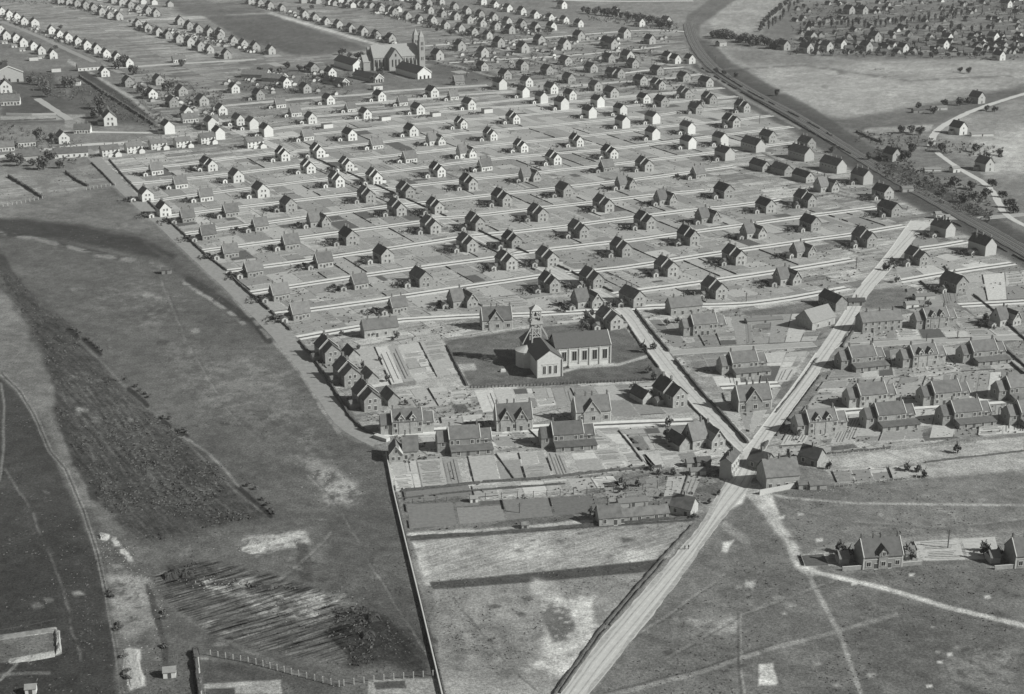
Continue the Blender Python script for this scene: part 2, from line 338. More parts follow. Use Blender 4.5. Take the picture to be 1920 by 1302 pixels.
fill([(640, 1150), (700, 1145), (760, 1180), (812, 1190), (815, 1255), (650, 1255), (620, 1210)], 58, 14, 6, scr=1.0)
fill([(552, 1015), (572, 1018), (586, 1060), (584, 1096), (562, 1085)], 84, 4, 1.5)
fill([(620, 960), (740, 930), (815, 1250), (760, 1180), (690, 1130), (600, 1080)], 88, 20, 4, k=0.7)
line([(150, 1200), (170, 1190), (170, 1110)], 10, 70, 6, 2, k=0.5)
fill([(0, 1196), (104, 1180), (112, 1226), (-10, 1246)], 108, 2, 0.3); line([(0, 1196), (104, 1181), (110, 1224), (20, 1240)], 7, 152, 2, 0.5)
line([(0, 1265), (50, 1262), (90, 1262)], 3, 106, 3); line([(0, 1275), (30, 1245)], 3, 120, 2)
fill([(383, 1283), (525, 1275), (530, 1302), (385, 1302)], 148, 1.5, 0.3); fill([(385, 1292), (440, 1290), (440, 1310), (385, 1310)], 84, 1, 0.2)
fill([(370, 1232), (640, 1285), (640, 1302), (560, 1302), (525, 1274), (382, 1280)], 84, 2, 0.4)
fill([(690, 1275), (765, 1272), (825, 1272), (830, 1320), (690, 1320)], 132, 1.5, 0.3); fill([(700, 1280), (760, 1276), (762, 1290), (705, 1293)], 84, 1, .2)
line([(365, 1220), (372, 1302)], 12, 58, 2, 0.5)
# --- field between the common and the bottom road
fill([(772, 1016), (1000, 998), (1300, 977), (1262, 1042), (1235, 1062), (800, 1092)], 136, 2, 0.3, gard=0, fur=0.25, scr=0)
blotch([(930, 1015), (1000, 1010), (1030, 1060), (960, 1070)], 158, 20, 4, 0.4, 0.9); blotch([(1170, 1035), (1240, 1030), (1225, 1055), (1170, 1055)], 166, 6, 2, 0.4)
fill([(775, 1020), (795, 1020), (812, 1100), (798, 1100)], 150, 4, 0.5)
fill([(805, 1092), (1000, 1074), (1245, 1048), (1212, 1073), (1000, 1092), (812, 1106)], 80, 1.2, 0.15)
fill([(812, 1106), (1000, 1092), (1212, 1073), (1120, 1195), (1050, 1302), (1000, 1700), (820, 1700), (830, 1302)], 128, 2, 0.2, gard=0)
fill([(990, 1082), (1030, 1085), (1055, 1100), (1075, 1118), (1115, 1122), (1120, 1145), (1100, 1190), (1085, 1230), (1060, 1265), (1020, 1250), (1010, 1200), (1035, 1170), (1025, 1130), (990, 1110)], 168, 12, 7, k=0.7)
blotch([(985, 1080), (1120, 1115), (1120, 1200), (1070, 1270), (1005, 1250), (1030, 1150)], 186, 10, 6, 0.5, 0.7)
blotch([(1025, 1125), (1060, 1130), (1085, 1160), (1070, 1200), (1035, 1210), (1020, 1160)], 92, 8, 4, 0.42, 0.8)
blotch([(880, 1120), (960, 1125), (960, 1180), (860, 1180)], 148, 20, 5, 0.5, 0.6); blotch([(830, 1180), (1000, 1180), (1000, 1300), (840, 1300)], 110, 30, 6, 0.52, 0.5)
fill([(840, 1265), (1050, 1270), (1045, 1330), (835, 1330)], 148, 20, 6, k=0.6)
# --- right foreground common
fill([(1395, 935), (1500, 915), (1740, 898), (1930, 882), (2500, 860), (2800, 1700), (1000, 1700), (1110, 1302), (1200, 1180), (1310, 1045)], 108, 2, 0.3, gard=0)
fill([(1740, 900), (1930, 882), (1930, 980), (1500, 1010), (1480, 960), (1600, 930)], 114, 14, 4)
fill([(1330, 1060), (1500, 1080), (1580, 1300), (1200, 1300), (1180, 1210)], 100, 40, 6, k=0.8)
fill([(1560, 1120), (1925, 1190), (1925, 1320), (1620, 1320)], 96, 40, 6, k=0.7)
fill([(1388, 905), (1440, 908), (1452, 935), (1462, 970), (1430, 955), (1405, 935), (1400, 925), (1390, 945), (1360, 960)], 178, 4, 0.8)
line([(1410, 925), (1445, 965), (1478, 1010), (1497, 1055), (1520, 1070)], 8, 152, 12, 1.2); line([(1495, 1060), (1530, 1073), (1660, 1104), (1780, 1140), (1940, 1178)], 3, 168, 5, 0.4)
line([(1515, 1075), (1540, 1125), (1570, 1180), (1590, 1230), (1618, 1310)], 3, 138, 6, 0.5)
line([(1410, 920), (1480, 934), (1600, 944), (1925, 948)], 1.5, 146, 2.5, 0.4, k=0.85)
line([(1120, 1310), (1300, 1265), (1450, 1215), (1550, 1190), (1680, 1152)], 4, 130, 4, 0.6, k=0.8); line([(1130, 1300), (1310, 1255), (1450, 1208)], 1.5, 80, 2, 0.4, k=0.7)
line([(1384, 1150), (1384, 1240), (1390, 1300)], 2, 86, 2, 0.3); line([(1390, 1150), (1390, 1240), (1396, 1300)], 2, 132, 2, 0.3, k=.6)
line([(1360, 985), (1400, 1015)], 8, 136, 8, 1, k=.7)
fill([(1358, 1018), (1380, 1014), (1370, 1026), (1366, 1038), (1354, 1036)], 170, 3, 1.5)
fill([(1398, 1088), (1420, 1088), (1414, 1104), (1398, 1100)], 156, 6, 2); fill([(1424, 1246), (1450, 1244), (1466, 1284), (1424, 1282)], 168, 3, 1.5)
blotch([(1300, 1160), (1390, 1160), (1385, 1190), (1310, 1180)], 145, 8, 3, 0.4, 0.8)
fill([(1560, 1020), (1800, 1000), (1925, 990), (1925, 1050), (1790, 1050), (1500, 1062), (1490, 1045)], 122, 3, 0.5, gard=0.2)
quad((1710, 1016), (1757, 1012), (1795, 1050), (1722, 1052), 148, 0); quad((1760, 1012), (1840, 1006), (1870, 1048), (1800, 1050), 144, 0); quad((1500, 1040), (1575, 1035), (1600, 1060), (1505, 1062), 142, 0)
blotch([(1580, 1060), (1720, 1055), (1720, 1090), (1600, 1085)], 84, 8, 3, 0.45, 0.6)
blotch([(1760, 1220), (1900, 1210), (1900, 1300), (1780, 1290)], 128, 14, 4, 0.5, 0.7)
blotch([(1480, 1150), (1640, 1150), (1640, 1290), (1500, 1290)], 118, 30, 5, 0.52, 0.6); blotch([(1300, 1100), (1500, 1100), (1480, 1200), (1250, 1200)], 118, 30, 5, 0.52, 0.6)
for q in [(1780, 1226), (1760, 1240), (1745, 1286), (1465, 970), (1500, 964), (1598, 1093), (1710, 1078), (1535, 1013), (1850, 1120)]:
    fill([(q[0]-6, q[1]-2), (q[0]+6, q[1]-3), (q[0]+7, q[1]+3), (q[0]-4, q[1]+4)], 165, 2, 1)
fill([(-20, 318), (60, 330), (86, 370), (60, 376), (-20, 392)], 126, 4, 1, gard=0.6); fill([(95, 330), (150, 312), (186, 306), (214, 346), (165, 352), (90, 372)], 122, 4, 1, gard=0.6)
rq = random.Random(41)
for (x0, y0, x1, y1, n, sg) in [(130, 500, 560, 820, 46, 1), (20, 760, 150, 1150, 14, 1), (560, 860, 730, 1150, 16, 1), (1480, 930, 1910, 1290, 46, 1), (1200, 1080, 1480, 1290, 26, 1), (830, 1120, 1040, 1290, 14, 1), (900, 1010, 1220, 1060, 10, 1), (1400, 120, 1800, 190, 14, 1), (210, 1010, 620, 1240, 40, 1)]:
    for _ in range(n):
        x, y = rq.uniform(x0, x1), rq.uniform(y0, y1); r_ = rq.uniform(2, 13); dk = rq.random() < .45
        fill([(x-r_, y-r_*.2), (x, y-r_*.4), (x+r_, y-r_*.1), (x+r_*.8, y+r_*.25), (x-r_*.5, y+r_*.4)], rq.uniform(62, 84) if dk else rq.uniform(128, 160), 3, 3, k=rq.uniform(.25, .75))
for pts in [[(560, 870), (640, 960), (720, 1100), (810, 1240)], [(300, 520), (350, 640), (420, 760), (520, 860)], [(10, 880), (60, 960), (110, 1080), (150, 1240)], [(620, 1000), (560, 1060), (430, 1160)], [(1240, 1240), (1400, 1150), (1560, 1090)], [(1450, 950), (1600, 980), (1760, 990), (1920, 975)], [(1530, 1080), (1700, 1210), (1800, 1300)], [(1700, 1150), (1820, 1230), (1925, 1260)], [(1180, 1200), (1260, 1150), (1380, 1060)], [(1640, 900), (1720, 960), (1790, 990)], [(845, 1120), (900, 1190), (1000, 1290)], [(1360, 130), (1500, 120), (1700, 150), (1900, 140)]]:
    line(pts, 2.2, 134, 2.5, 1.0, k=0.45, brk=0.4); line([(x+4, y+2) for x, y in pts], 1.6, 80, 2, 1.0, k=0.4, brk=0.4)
# thin back paths and hedged plot lines in the garden field
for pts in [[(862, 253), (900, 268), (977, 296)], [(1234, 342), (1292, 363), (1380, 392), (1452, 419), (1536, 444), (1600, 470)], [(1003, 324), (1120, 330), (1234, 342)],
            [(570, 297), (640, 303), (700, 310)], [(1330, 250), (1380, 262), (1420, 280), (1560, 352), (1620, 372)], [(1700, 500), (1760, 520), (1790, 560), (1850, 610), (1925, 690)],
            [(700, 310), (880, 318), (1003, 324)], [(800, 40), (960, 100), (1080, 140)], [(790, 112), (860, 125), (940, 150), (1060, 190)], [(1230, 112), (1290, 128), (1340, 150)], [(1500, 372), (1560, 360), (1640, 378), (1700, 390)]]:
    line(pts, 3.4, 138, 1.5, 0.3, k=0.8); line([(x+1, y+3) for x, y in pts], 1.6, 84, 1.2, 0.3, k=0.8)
g1 = fbm(WX/38.0+3, WY/38.0+11, 5)-0.5; g2 = fbm(WX/4.0+3, WY/4.0+11, 5)-0.5; ca, sa = math.cos(R(-55)), math.sin(R(-55)); g3 = fbm((WX*ca-WY*sa)/3.0, (WX*sa+WY*ca)/40.0, 4)-0.5
OPEN_ = np.clip(1-GARD, 0, 1)
TONE = TONE-OPEN_*np.clip((150-TONE)/40, 0, 1)*11
TONE = TONE*(1+OPEN_*(0.26*g1+0.34*g2+0.16*g3)+GARD*0.15*g2)
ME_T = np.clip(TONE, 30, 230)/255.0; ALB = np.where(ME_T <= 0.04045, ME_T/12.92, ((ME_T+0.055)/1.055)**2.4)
nv = GX.size; H_, W_ = GX.shape
co = np.zeros((nv, 3), np.float32); co[:, 0] = WX.ravel(); co[:, 1] = WY.ravel()
bumpz = (fbm(WX/5.0, WY/5.0, 3)-0.5)*0.5*np.clip(SCR, 0, 1)*(GARD < .05)
co[:, 2] = bumpz.ravel()
idx = np.arange(nv).reshape(H_, W_)
quads = np.stack([idx[1:, :-1], idx[1:, 1:], idx[:-1, 1:], idx[:-1, :-1]], -1).reshape(-1, 4)
gm = bpy.data.meshes.new('ground'); gm.vertices.add(nv); gm.vertices.foreach_set('co', co.ravel())
nf = len(quads); gm.loops.add(nf*4); gm.loops.foreach_set('vertex_index', quads.astype(np.int32).ravel())
gm.polygons.add(nf); gm.polygons.foreach_set('loop_start', np.arange(0, nf*4, 4, dtype=np.int32)); gm.update(calc_edges=True)
for nm, arr in (('albedo', ALB), ('gardens', GARD), ('scrub', SCR), ('furrows', FUR)):
    a = gm.attributes.new(nm, 'FLOAT', 'POINT'); a.data.foreach_set('value', arr.ravel().astype(np.float32))
ground = link('ground', gm); tag(ground, kind='structure')

def ground_material():
    m = bpy.data.materials.new('fields_and_gardens'); m.use_nodes = True; t = m.node_tree; n = t.nodes; l = t.links
    b = n['Principled BSDF']; b.inputs['Roughness'].default_value = 1.0
    try: b.inputs['Specular IOR Level'].default_value = 0.05
    except Exception: pass
    g = n.new('ShaderNodeNewGeometry')
    def attr(k):
        a = n.new('ShaderNodeAttribute'); a.attribute_name = k; return a.outputs['Fac']
    def math_(op, a, b_=None, c=None):
        x = n.new('ShaderNodeMath'); x.operation = op
        for i, q in enumerate((a, b_, c)):
            if q is None: continue
            if isinstance(q, (int, float)): x.inputs[i].default_value = q
            else: l.new(q, x.inputs[i])
        return x.outputs[0]
    def noise(scale, detail=4.0, rough=0.6, vec=None):
        z = n.new('ShaderNodeTexNoise'); z.inputs['Scale'].default_value = scale; z.inputs['Detail'].default_value = detail; z.inputs['Roughness'].default_value = rough
        l.new(vec or g.outputs['Position'], z.inputs['Vector']); return z.outputs['Fac']
    def rng(x, a, b_, c, d, cl=True):
        r = n.new('ShaderNodeMapRange'); r.clamp = cl
        for i, q in zip(('From Min', 'From Max', 'To Min', 'To Max'), (a, b_, c, d)): r.inputs[i].default_value = q
        l.new(x, r.inputs['Value']); return r.outputs[0]
    # general mottling at several sizes
    f = rng(noise(0.03, 6.0, 0.7), 0.3, 0.7, 0.86, 1.14, False)
    f = math_('MULTIPLY', f, rng(noise(0.3, 6.0, 0.8), 0.35, 0.65, 0.78, 1.22, False))
    f = math_('MULTIPLY', f, rng(noise(1.2, 4.0, 0.9), 0.38, 0.62, 0.68, 1.32, False))
    fl = rng(noise(0.75, 3.0, 0.7), 0.66, 0.72, 0.0, 0.45)
    f = math_('MULTIPLY', f, math_('ADD', fl, 1.0))
    # garden beds, laid out square to the lanes
    mp = n.new('ShaderNodeMapping'); mp.inputs['Rotation'].default_value = (0, 0, R(-28.4)); l.new(g.outputs['Position'], mp.inputs['Vector'])
    wob = n.new('ShaderNodeTexNoise'); wob.inputs['Scale'].default_value = 0.06; l.new(mp.outputs[0], wob.inputs['Vector'])
    sc = n.new('ShaderNodeVectorMath'); sc.operation = 'MULTIPLY_ADD'; sc.inputs[1].default_value = (3.5, 3.5, 0); l.new(wob.outputs['Color'], sc.inputs[0]); l.new(mp.outputs[0], sc.inputs[2])
    def brick(w, h, mortar, c1, c2, cm, off=0.4):
        k = n.new('ShaderNodeTexBrick'); l.new(sc.outputs[0], k.inputs['Vector']); k.inputs['Scale'].default_value = 1.0
        k.inputs['Brick Width'].default_value = w; k.inputs['Row Height'].default_value = h; k.inputs['Mortar Size'].default_value = mortar
        k.inputs['Mortar Smooth'].default_value = 0.3; k.offset = off; k.squash = 1.3; k.squash_frequency = 3; k.offset_frequency = 3
        k.inputs['Color1'].default_value = (c1,)*3+(1,); k.inputs['Color2'].default_value = (c2,)*3+(1,); k.inputs['Mortar'].default_value = (cm,)*3+(1,)
        w_ = n.new('ShaderNodeRGBToBW'); l.new(k.outputs['Color'], w_.inputs[0]); return w_.outputs[0]
    b1 = brick(23.0, 9.5, 0.32, 0.64, 1.38, 0.60); b2 = brick(11.0, 3.4, 0.16, 0.74, 1.24, 1.12, 0.3); b3 = brick(61.0, 37.0, 0.0, 0.86, 1.1, 1.0, 0.5)
    bb = math_('MULTIPLY', math_('MULTIPLY', b1, b2), b3)
    # rows of crops
    st = n.new('ShaderNodeMapping'); st.inputs['Scale'].default_value = (0.05, 0.9, 1); l.new(mp.outputs[0], st.inputs['Vector'])
    rows = rng(noise(1.0, 4.0, 0.7, st.outputs[0]), 0.3, 0.7, 0.82, 1.18, False)
    bb = math_('MULTIPLY', bb, rows)
    gd = attr('gardens')
    f = math_('MULTIPLY', f, math_('ADD', math_('MULTIPLY', math_('SUBTRACT', bb, 1.0), gd), 1.0))
    # scrub: coarse dark tussocks in drifts
    def aniso(ang, sx, sy):
        a = n.new('ShaderNodeMapping'); a.inputs['Rotation'].default_value = (0, 0, -ang); l.new(g.outputs['Position'], a.inputs['Vector'])
        c = n.new('ShaderNodeMapping'); c.inputs['Scale'].default_value = (sx, sy, 1); l.new(a.outputs[0], c.inputs['Vector']); return c
    pa, pb = P(150, 640), P(430, 900); sm = aniso(math.atan2(pb.y-pa.y, pb.x-pa.x), 0.08, 0.8)
    s1 = math_('MULTIPLY', rng(noise(0.5, 4.0, 0.8), 0.35, 0.65, 0.70, 1.30, False), rng(noise(0.6, 3.0, 0.7, sm.outputs[0]), 0.38, 0.62, 0.74, 1.28, False))
    f = math_('MULTIPLY', f, math_('ADD', math_('MULTIPLY', math_('SUBTRACT', s1, 1.0), attr('scrub')), 1.0))
    # tipped, furrowed ground
    pa, pb = P(300, 1190), P(660, 1085); fm = aniso(math.atan2(pb.y-pa.y, pb.x-pa.x), 0.10, 1.0)
    f1 = rng(noise(0.7, 3.0, 0.6, fm.outputs[0]), 0.42, 0.58, 0.55, 1.45, False)
    f = math_('MULTIPLY', f, math_('ADD', math_('MULTIPLY', math_('SUBTRACT', f1, 1.0), attr('furrows')), 1.0))
    f = math_('MULTIPLY', f, attr('albedo'))
    vm = n.new('ShaderNodeVectorMath'); vm.operation = 'SCALE'; vm.inputs[0].default_value = grey(1.0)[:3]; l.new(f, vm.inputs['Scale'])
    l.new(vm.outputs[0], b.inputs['Base Color'])
    bp = n.new('ShaderNodeBump'); bp.inputs['Strength'].default_value = 0.5; bp.inputs['Distance'].default_value = 0.25
    l.new(noise(1.6, 3.0, 0.7), bp.inputs['Height']); l.new(bp.outputs[0], b.inputs['Normal'])
    return m
gm.materials.append(ground_material())

# ------------------------------------------------------------------ roads and lanes (sheets a few mm apart, with kerbs)
def densify(pts, step):
    out = []
    for a, b in zip(pts[:-1], pts[1:]):
        n = max(1, int((b-a).length/step))
        out += [a+(b-a)*i/n for i in range(n)]
    return out+[pts[-1]]
def smoothline(pts, it=2):
    for _ in range(it):
        q = [pts[0]]
        for a, b in zip(pts[:-1], pts[1:]): q += [a*0.75+b*0.25, a*0.25+b*0.75]
        pts = q+[pts[-1]]
    return pts
def ribbon(name, px, width, z, m, off=0.0, jit=0.0, step=6.0, sm=1, height=0.0):
    """road along a centre line given at photo spots; offset sideways in metres"""
    pts = densify(smoothline([P(*p) for p in px], sm), step); L = []; Rr = []
    for i, p in enumerate(pts):
        d = (pts[min(i+1, len(pts)-1)]-pts[max(i-1, 0)]).normalized(); nrm = Vector((-d.y, d.x, 0))
        L.append(p+nrm*(off+width/2+random.uniform(-jit, jit))); Rr.append(p+nrm*(off-width/2+random.uniform(-jit, jit)))
    b = MB()
    for i in range(len(pts)-1):
        q = [Rr[i], Rr[i+1], L[i+1], L[i]]
        if height: 
            lo = [Vector((a.x, a.y, 0)) for a in q]; hi = [Vector((a.x, a.y, height)) for a in q]
            b.face(hi); b.face([lo[0], lo[1], hi[1], hi[0]]); b.face([lo[2], lo[3], hi[3], hi[2]])
            if i == 0: b.face([lo[3], lo[0], hi[0], hi[3]])
            if i == len(pts)-2: b.face([lo[1], lo[2], hi[2], hi[1]])
        else: b.face([Vector((a.x, a.y, z)) for a in q])
    o = b.build(name, m); return tag(o, kind='structure')
def sheet(name, Lp, Rp, z, m):
    """road between two edges"""
    def res(px, n=60):
        pts = smoothline([P(*p) for p in px], 2); ln = [0]
        for a, b in zip(pts[:-1], pts[1:]): ln.append(ln[-1]+(b-a).length)
        out = []
        for k in range(n+1):
            t = ln[-1]*k/n; i = max(j for j in range(len(ln)) if ln[j] <= t+1e-9); i = min(i, len(pts)-2)
            f = (t-ln[i])/max(1e-9, ln[i+1]-ln[i]); out.append(pts[i].lerp(pts[i+1], min(1, f)))
        return out
    A, B = res(Lp), res(Rp); b = MB()
    for q in A+B: q.x += random.uniform(-.3, .3); q.y += random.uniform(-.2, .2)
    for i in range(len(A)-1):
        b.face([Vector((p.x, p.y, z)) for p in (B[i], B[i+1], A[i+1], A[i])])
    return tag(b.build(name, m), kind='structure')
M_road = mat('worn_pale_road', 0.41, 0.16, 0.5, 0.95); M_lane = mat('cinder_lane', 0.52, 0.16, 0.5, 0.95)
M_dirt = mat('dirt_road', 0.215, 0.22, 0.45, 1.0); M_kerb = mat('limestone_kerb', 0.45, 0.1, 1.0); M_verge = mat('lane_verge_grass', 0.085, 0.4, 1.2, 1.0)
sheet('dirt_road', [(150, 280), (165, 297), (210, 345), (250, 385), (300, 427), (350, 476), (400, 522), (450, 568), (500, 621), (530, 655), (560, 692), (590, 737), (620, 787), (650, 815), (700, 838)],
      [(172, 280), (190, 295), (232, 340), (266, 375), (319, 420), (369, 468), (424, 510), (484, 560), (528, 600), (556, 635), (588, 680), (622, 735), (654, 785), (680, 812), (712, 822)], 0.008, M_dirt)
AVE = [(392, 218), (430, 238), (470, 256), (520, 276), (570, 298), (650, 331), (760, 380), (850, 421), (960, 474), (1060, 521), (1145, 562), (1185, 590), (1215, 635), (1262, 697), (1310, 752), (1360, 800), (1405, 845)]
ribbon('avenue_road', AVE, 9.0, 0.016, mat('avenue_gravel', 0.38, 0.18, 0.4, 0.95), jit=0.35)
ribbon('avenue_path', AVE[3:], 1.2, 0.020, M_kerb, off=-4.2, jit=0.3)
BR_L = [(1050, 1302), (1110, 1217), (1180, 1137), (1260, 1047), (1320, 977), (1345, 927), (1374, 882), (1392, 850)]; BR_R = [(1105, 1302), (1155, 1238), (1200, 1184), (1262, 1104), (1312, 1032), (1360, 967), (1400, 925), (1414, 890), (1430, 850)]
RS_L = [(1392, 850), (1412, 822), (1450, 772), (1490, 720), (1530, 662), (1562, 618), (1590, 575), (1600, 550), (1615, 533), (1645, 498), (1668, 470), (1690, 438), (1708, 414)]; RS_R = [(1430, 850), (1452, 815), (1480, 775), (1537, 697), (1577, 640), (1609, 590), (1624, 560), (1642, 535), (1674, 500), (1702, 462), (1727, 435), (1752, 418)]
def ext(L, d): a, b = L[0], L[1]; return [(a[0]+(a[0]-b[0])*d, a[1]+(a[1]-b[1])*d)]+L
sheet('main_road', ext(BR_L, 2), ext(BR_R, 2), 0.024, mat('dusty_main_road', 0.39, 0.14, 0.35, 0.95))
sheet('wide_street', RS_L, RS_R, 0.028, M_road)
def kerb(pts, w=0.5, h=0.14, name='kerb'): return ribbon(name, pts, w*0.75, 0, M_kerb, height=h, step=8)
kerb(RS_L[1:5], 0.7); kerb(RS_L[5:7], 0.7); kerb(RS_L[8:], 0.8); kerb(RS_R[1:4], 0.6); kerb(RS_R[7:10], 0.6); kerb([(1565, 655), (1583, 640), (1600, 610)], .6)
kerb([(1392, 846), (1410, 826)], 0.6)
M_rut = mat('wheel_rut', 0.29, 0.3, 0.6, 1.0); M_rutl = mat('wheel_rut_pale', 0.43, 0.2, 0.6, 1.0)
def mid(a, b, f=0.5): return [(x0*(1-f)+x1*f, y0*(1-f)+y1*f) for (x0, y0), (x1, y1) in zip(a, b)]
for f in (0.3, 0.42, 0.62, 0.74): ribbon('wheel_track', mid(BR_L, BR_R, f), 0.5, 0.030, M_rut if f in (0.3, 0.62) else M_rutl, jit=0.12)
for f in (0.12, 0.9): ribbon('wheel_track', mid(BR_L, BR_R, f), 1.1, 0.030, M_rut, jit=0.45)
for f in (0.35, 0.6): ribbon('wheel_track', mid(RS_L, RS_R[:len(RS_L)], f), 0.6, 0.032, M_rut, jit=0.15)
for o_ff in (-1.2, 1.6): ribbon('wheel_track', AVE, 0.5, 0.024, M_rut, off=o_ff, jit=0.15)
LANES = {
 'k': [[(559, 634), (672, 614), (747, 601), (776, 599), (895, 592), (966, 591), (1129, 583)], [(1182, 578), (1244, 574), (1390, 572), (1470, 562), (1536, 550), (1590, 540)]],
 'j': [[(513, 590), (578, 582), (722, 562), (761, 555), (875, 538), (1006, 519), (1035, 514)], [(1152, 552), (1200, 545), (1313, 530), (1446, 511), (1540, 496), (1599, 486)]],
 'i': [[(465, 550), (653, 521), (765, 505), (797, 501), (933, 483), (960, 480)], [(1062, 511), (1140, 506), (1223, 494), (1350, 474), (1477, 457), (1519, 450), (1597, 440), (1697, 423)]],
 'h': [[(422, 509), (574, 490), (622, 482), (780, 459), (862, 446)], [(960, 477), (1006, 471), (1141, 455), (1180, 452), (1263, 440), (1382, 424), (1502, 407), (1645, 389)]],
 'g': [[(375, 471), (557, 447), (776, 418), (815, 413)], [(885, 443), (927, 439), (1060, 425), (1156, 412), (1219, 404), (1300, 394), (1415, 382), (1460, 373)]],
 'f': [[(342, 439), (403, 431), (722, 388), (748, 384)], [(805, 410), (893, 405), (989, 393), (1110, 380), (1223, 366), (1323, 357)]],
 'e': [[(308, 407), (396, 395), (530, 379), (672, 363), (700, 359)], [(740, 386), (762, 384), (925, 365), (1037, 354), (1156, 340), (1192, 337), (1377, 312)]],
 'd': [[(277, 378), (397, 362), (609, 336), (645, 332)], [(690, 357), (766, 350), (860, 339), (972, 328), (1118, 312), (1152, 308), (1336, 287), (1494, 267)]],
 'c': [[(242, 346), (380, 333), (559, 311), (600, 306)], [(655, 330), (760, 319), (883, 303), (1018, 290), (1159, 279), (1271, 264), (1420, 246), (1485, 238)]],
 'b': [[(217, 322), (375, 305), (511, 288), (545, 284)], [(600, 303), (660, 300), (781, 287), (956, 269), (1058, 260), (1160, 248), (1271, 235), (1352, 229), (1448, 217)]],
 'a': [[(545, 284), (617, 278), (692, 270), (780, 260), (900, 247), (1037, 236), (1145, 224), (1238, 216), (1286, 209), (1375, 202)]],
 'z': [[(492, 262), (638, 247), (743, 237), (857, 226), (980, 217), (1083, 206), (1190, 198), (1292, 190), (1382, 181)]],
 'y': [[(470, 247), (586, 233), (680, 225), (776, 215), (906, 203), (1020, 196), (1140, 185), (1267, 173), (1357, 165)]],
 'x': [[(588, 219), (653, 214), (745, 207), (893, 195), (977, 187), (1060, 180)]],
 'w': [[(420, 199), (513, 190), (597, 183), (680, 178), (724, 172), (780, 168), (914, 160)]],
 'v': [[(560, 205), (640, 198), (732, 190), (830, 181), (962, 172)]],
 'u': [[(1060, 163), (1140, 156), (1213, 150), (1267, 146), (1315, 139)]],
 't': [[(843, 118), (1047, 106), (1156, 97), (1240, 88)]],
 's': [[(797, 86), (925, 79), (1152, 60), (1221, 56), (1290, 60)]],
 'r': [[(1150, 140), (1220, 131), (1282, 126)]],
 'q': [[(215, 128), (330, 120), (480, 112)]], 'o': [[(1257, 662), (1340, 656), (1528, 646)]], 'n': [[(1585, 650), (1720, 640), (1925, 632)]],
 'm': [[(1752, 400), (1800, 413), (1925, 402)]],
 'l2': [[(1710, 468), (1760, 462), (1812, 453)]], 'l3': [[(1685, 528), (1800, 508), (1900, 494)]], 'l4': [[(1800, 573), (1925, 566)]],
 'p1': [[(700, 818), (740, 810), (830, 808), (905, 800)], [(905, 808), (1100, 798), (1300, 790)]], 'p2': [[(1545, 775), (1700, 762), (1925, 748)]], 'p3': [[(1460, 720), (1350, 725)]],
}
for key, segs in LANES.items():
    for sg in segs:
        y = sg[len(sg)//2][1]
        if key in ('o', 'n', 'm'):
            ribbon('side_street', sg, 6.4, 0.012, mat('side_street_dust', 0.27, 0.16, 0.5, 0.95), jit=0.3); ribbon('side_street_path', sg, 0.5, 0.034, M_kerb, off=3.4, jit=0.15); ribbon('side_street_path', sg, 0.5, 0.034, M_kerb, off=-3.4, jit=0.15)
        elif y > 140 or key in ('q',):
            ribbon('lane', sg, 2.7, 0.040, M_lane, off=2.25, jit=0.15); ribbon('lane_verge', sg, 1.8, 0.036, M_verge, jit=0.25); ribbon('lane', sg, 2.7, 0.040, M_lane, off=-2.25, jit=0.15)
        else: ribbon('lane', sg, 5.0, 0.040, M_lane, jit=0.3)
ribbon('country_road', [(1950, 168), (1900, 182), (1830, 205), (1780, 228), (1750, 250), (1746, 274)], 6.0, 0.044, M_road, jit=0.4)
ribbon('country_road', [(1755, 285), (1775, 300), (1800, 318), (1850, 345), (1868, 370), (1885, 405), (1925, 425)], 4.5, 0.044, M_road, jit=0.5)
ribbon('country_road', [(0, 40), (60, 62), (160, 110), (260, 150), (330, 190), (400, 222)], 7.0, 0.044, M_dirt, jit=0.4)
ribbon('country_road', [(-10, 296), (60, 284), (150, 272), (240, 268)], 9.0, 0.046, M_road, jit=0.3)
ribbon('country_road', [(110, 247), (250, 249), (330, 250)], 6.0, 0.046, M_road, jit=0.3)
ribbon('park_path', [(70, 185), (100, 205), (130, 225)], 7.0, 0.048, mat('pale_path', 0.30), jit=0.5)
ribbon('country_road', [(1040, 0), (1140, 3), (1300, 2)], 9.0, 0.048, M_lane, jit=0.5)
# railway: ballast bed with rails on sleepers
RB = [(1290, 45), (1296, 70), (1312, 100), (1345, 135), (1420, 180), (1500, 222), (1600, 288), (1700, 348), (1800, 402), (1950, 488)]
ribbon('railway_ballast', RB, 13.0, 0, mat('railway_ballast', 0.085, 0.3, 1.0, 1.0), height=0.35, jit=0.5)
def rails():
    b = MB()
    for off in (-5.2, -3.7, -1.0, 0.5, 3.4, 4.9):
        pts = densify(smoothline([P(*p) for p in RB], 1), 12.0); Q = []
        for i, p in enumerate(pts):
            d = (pts[min(i+1, len(pts)-1)]-pts[max(i-1, 0)]).normalized(); Q.append(p+Vector((-d.y, d.x, 0))*off+Vector((0, 0, 0.45)))
        for a, c in zip(Q[:-1], Q[1:]): b.bar(a, c, 0.22, h=0.2)
    return tag(b.build('railway_rails', mat('steel_rail', 0.32, 0.2, 1.0, 0.5)), kind='structure')
rails()

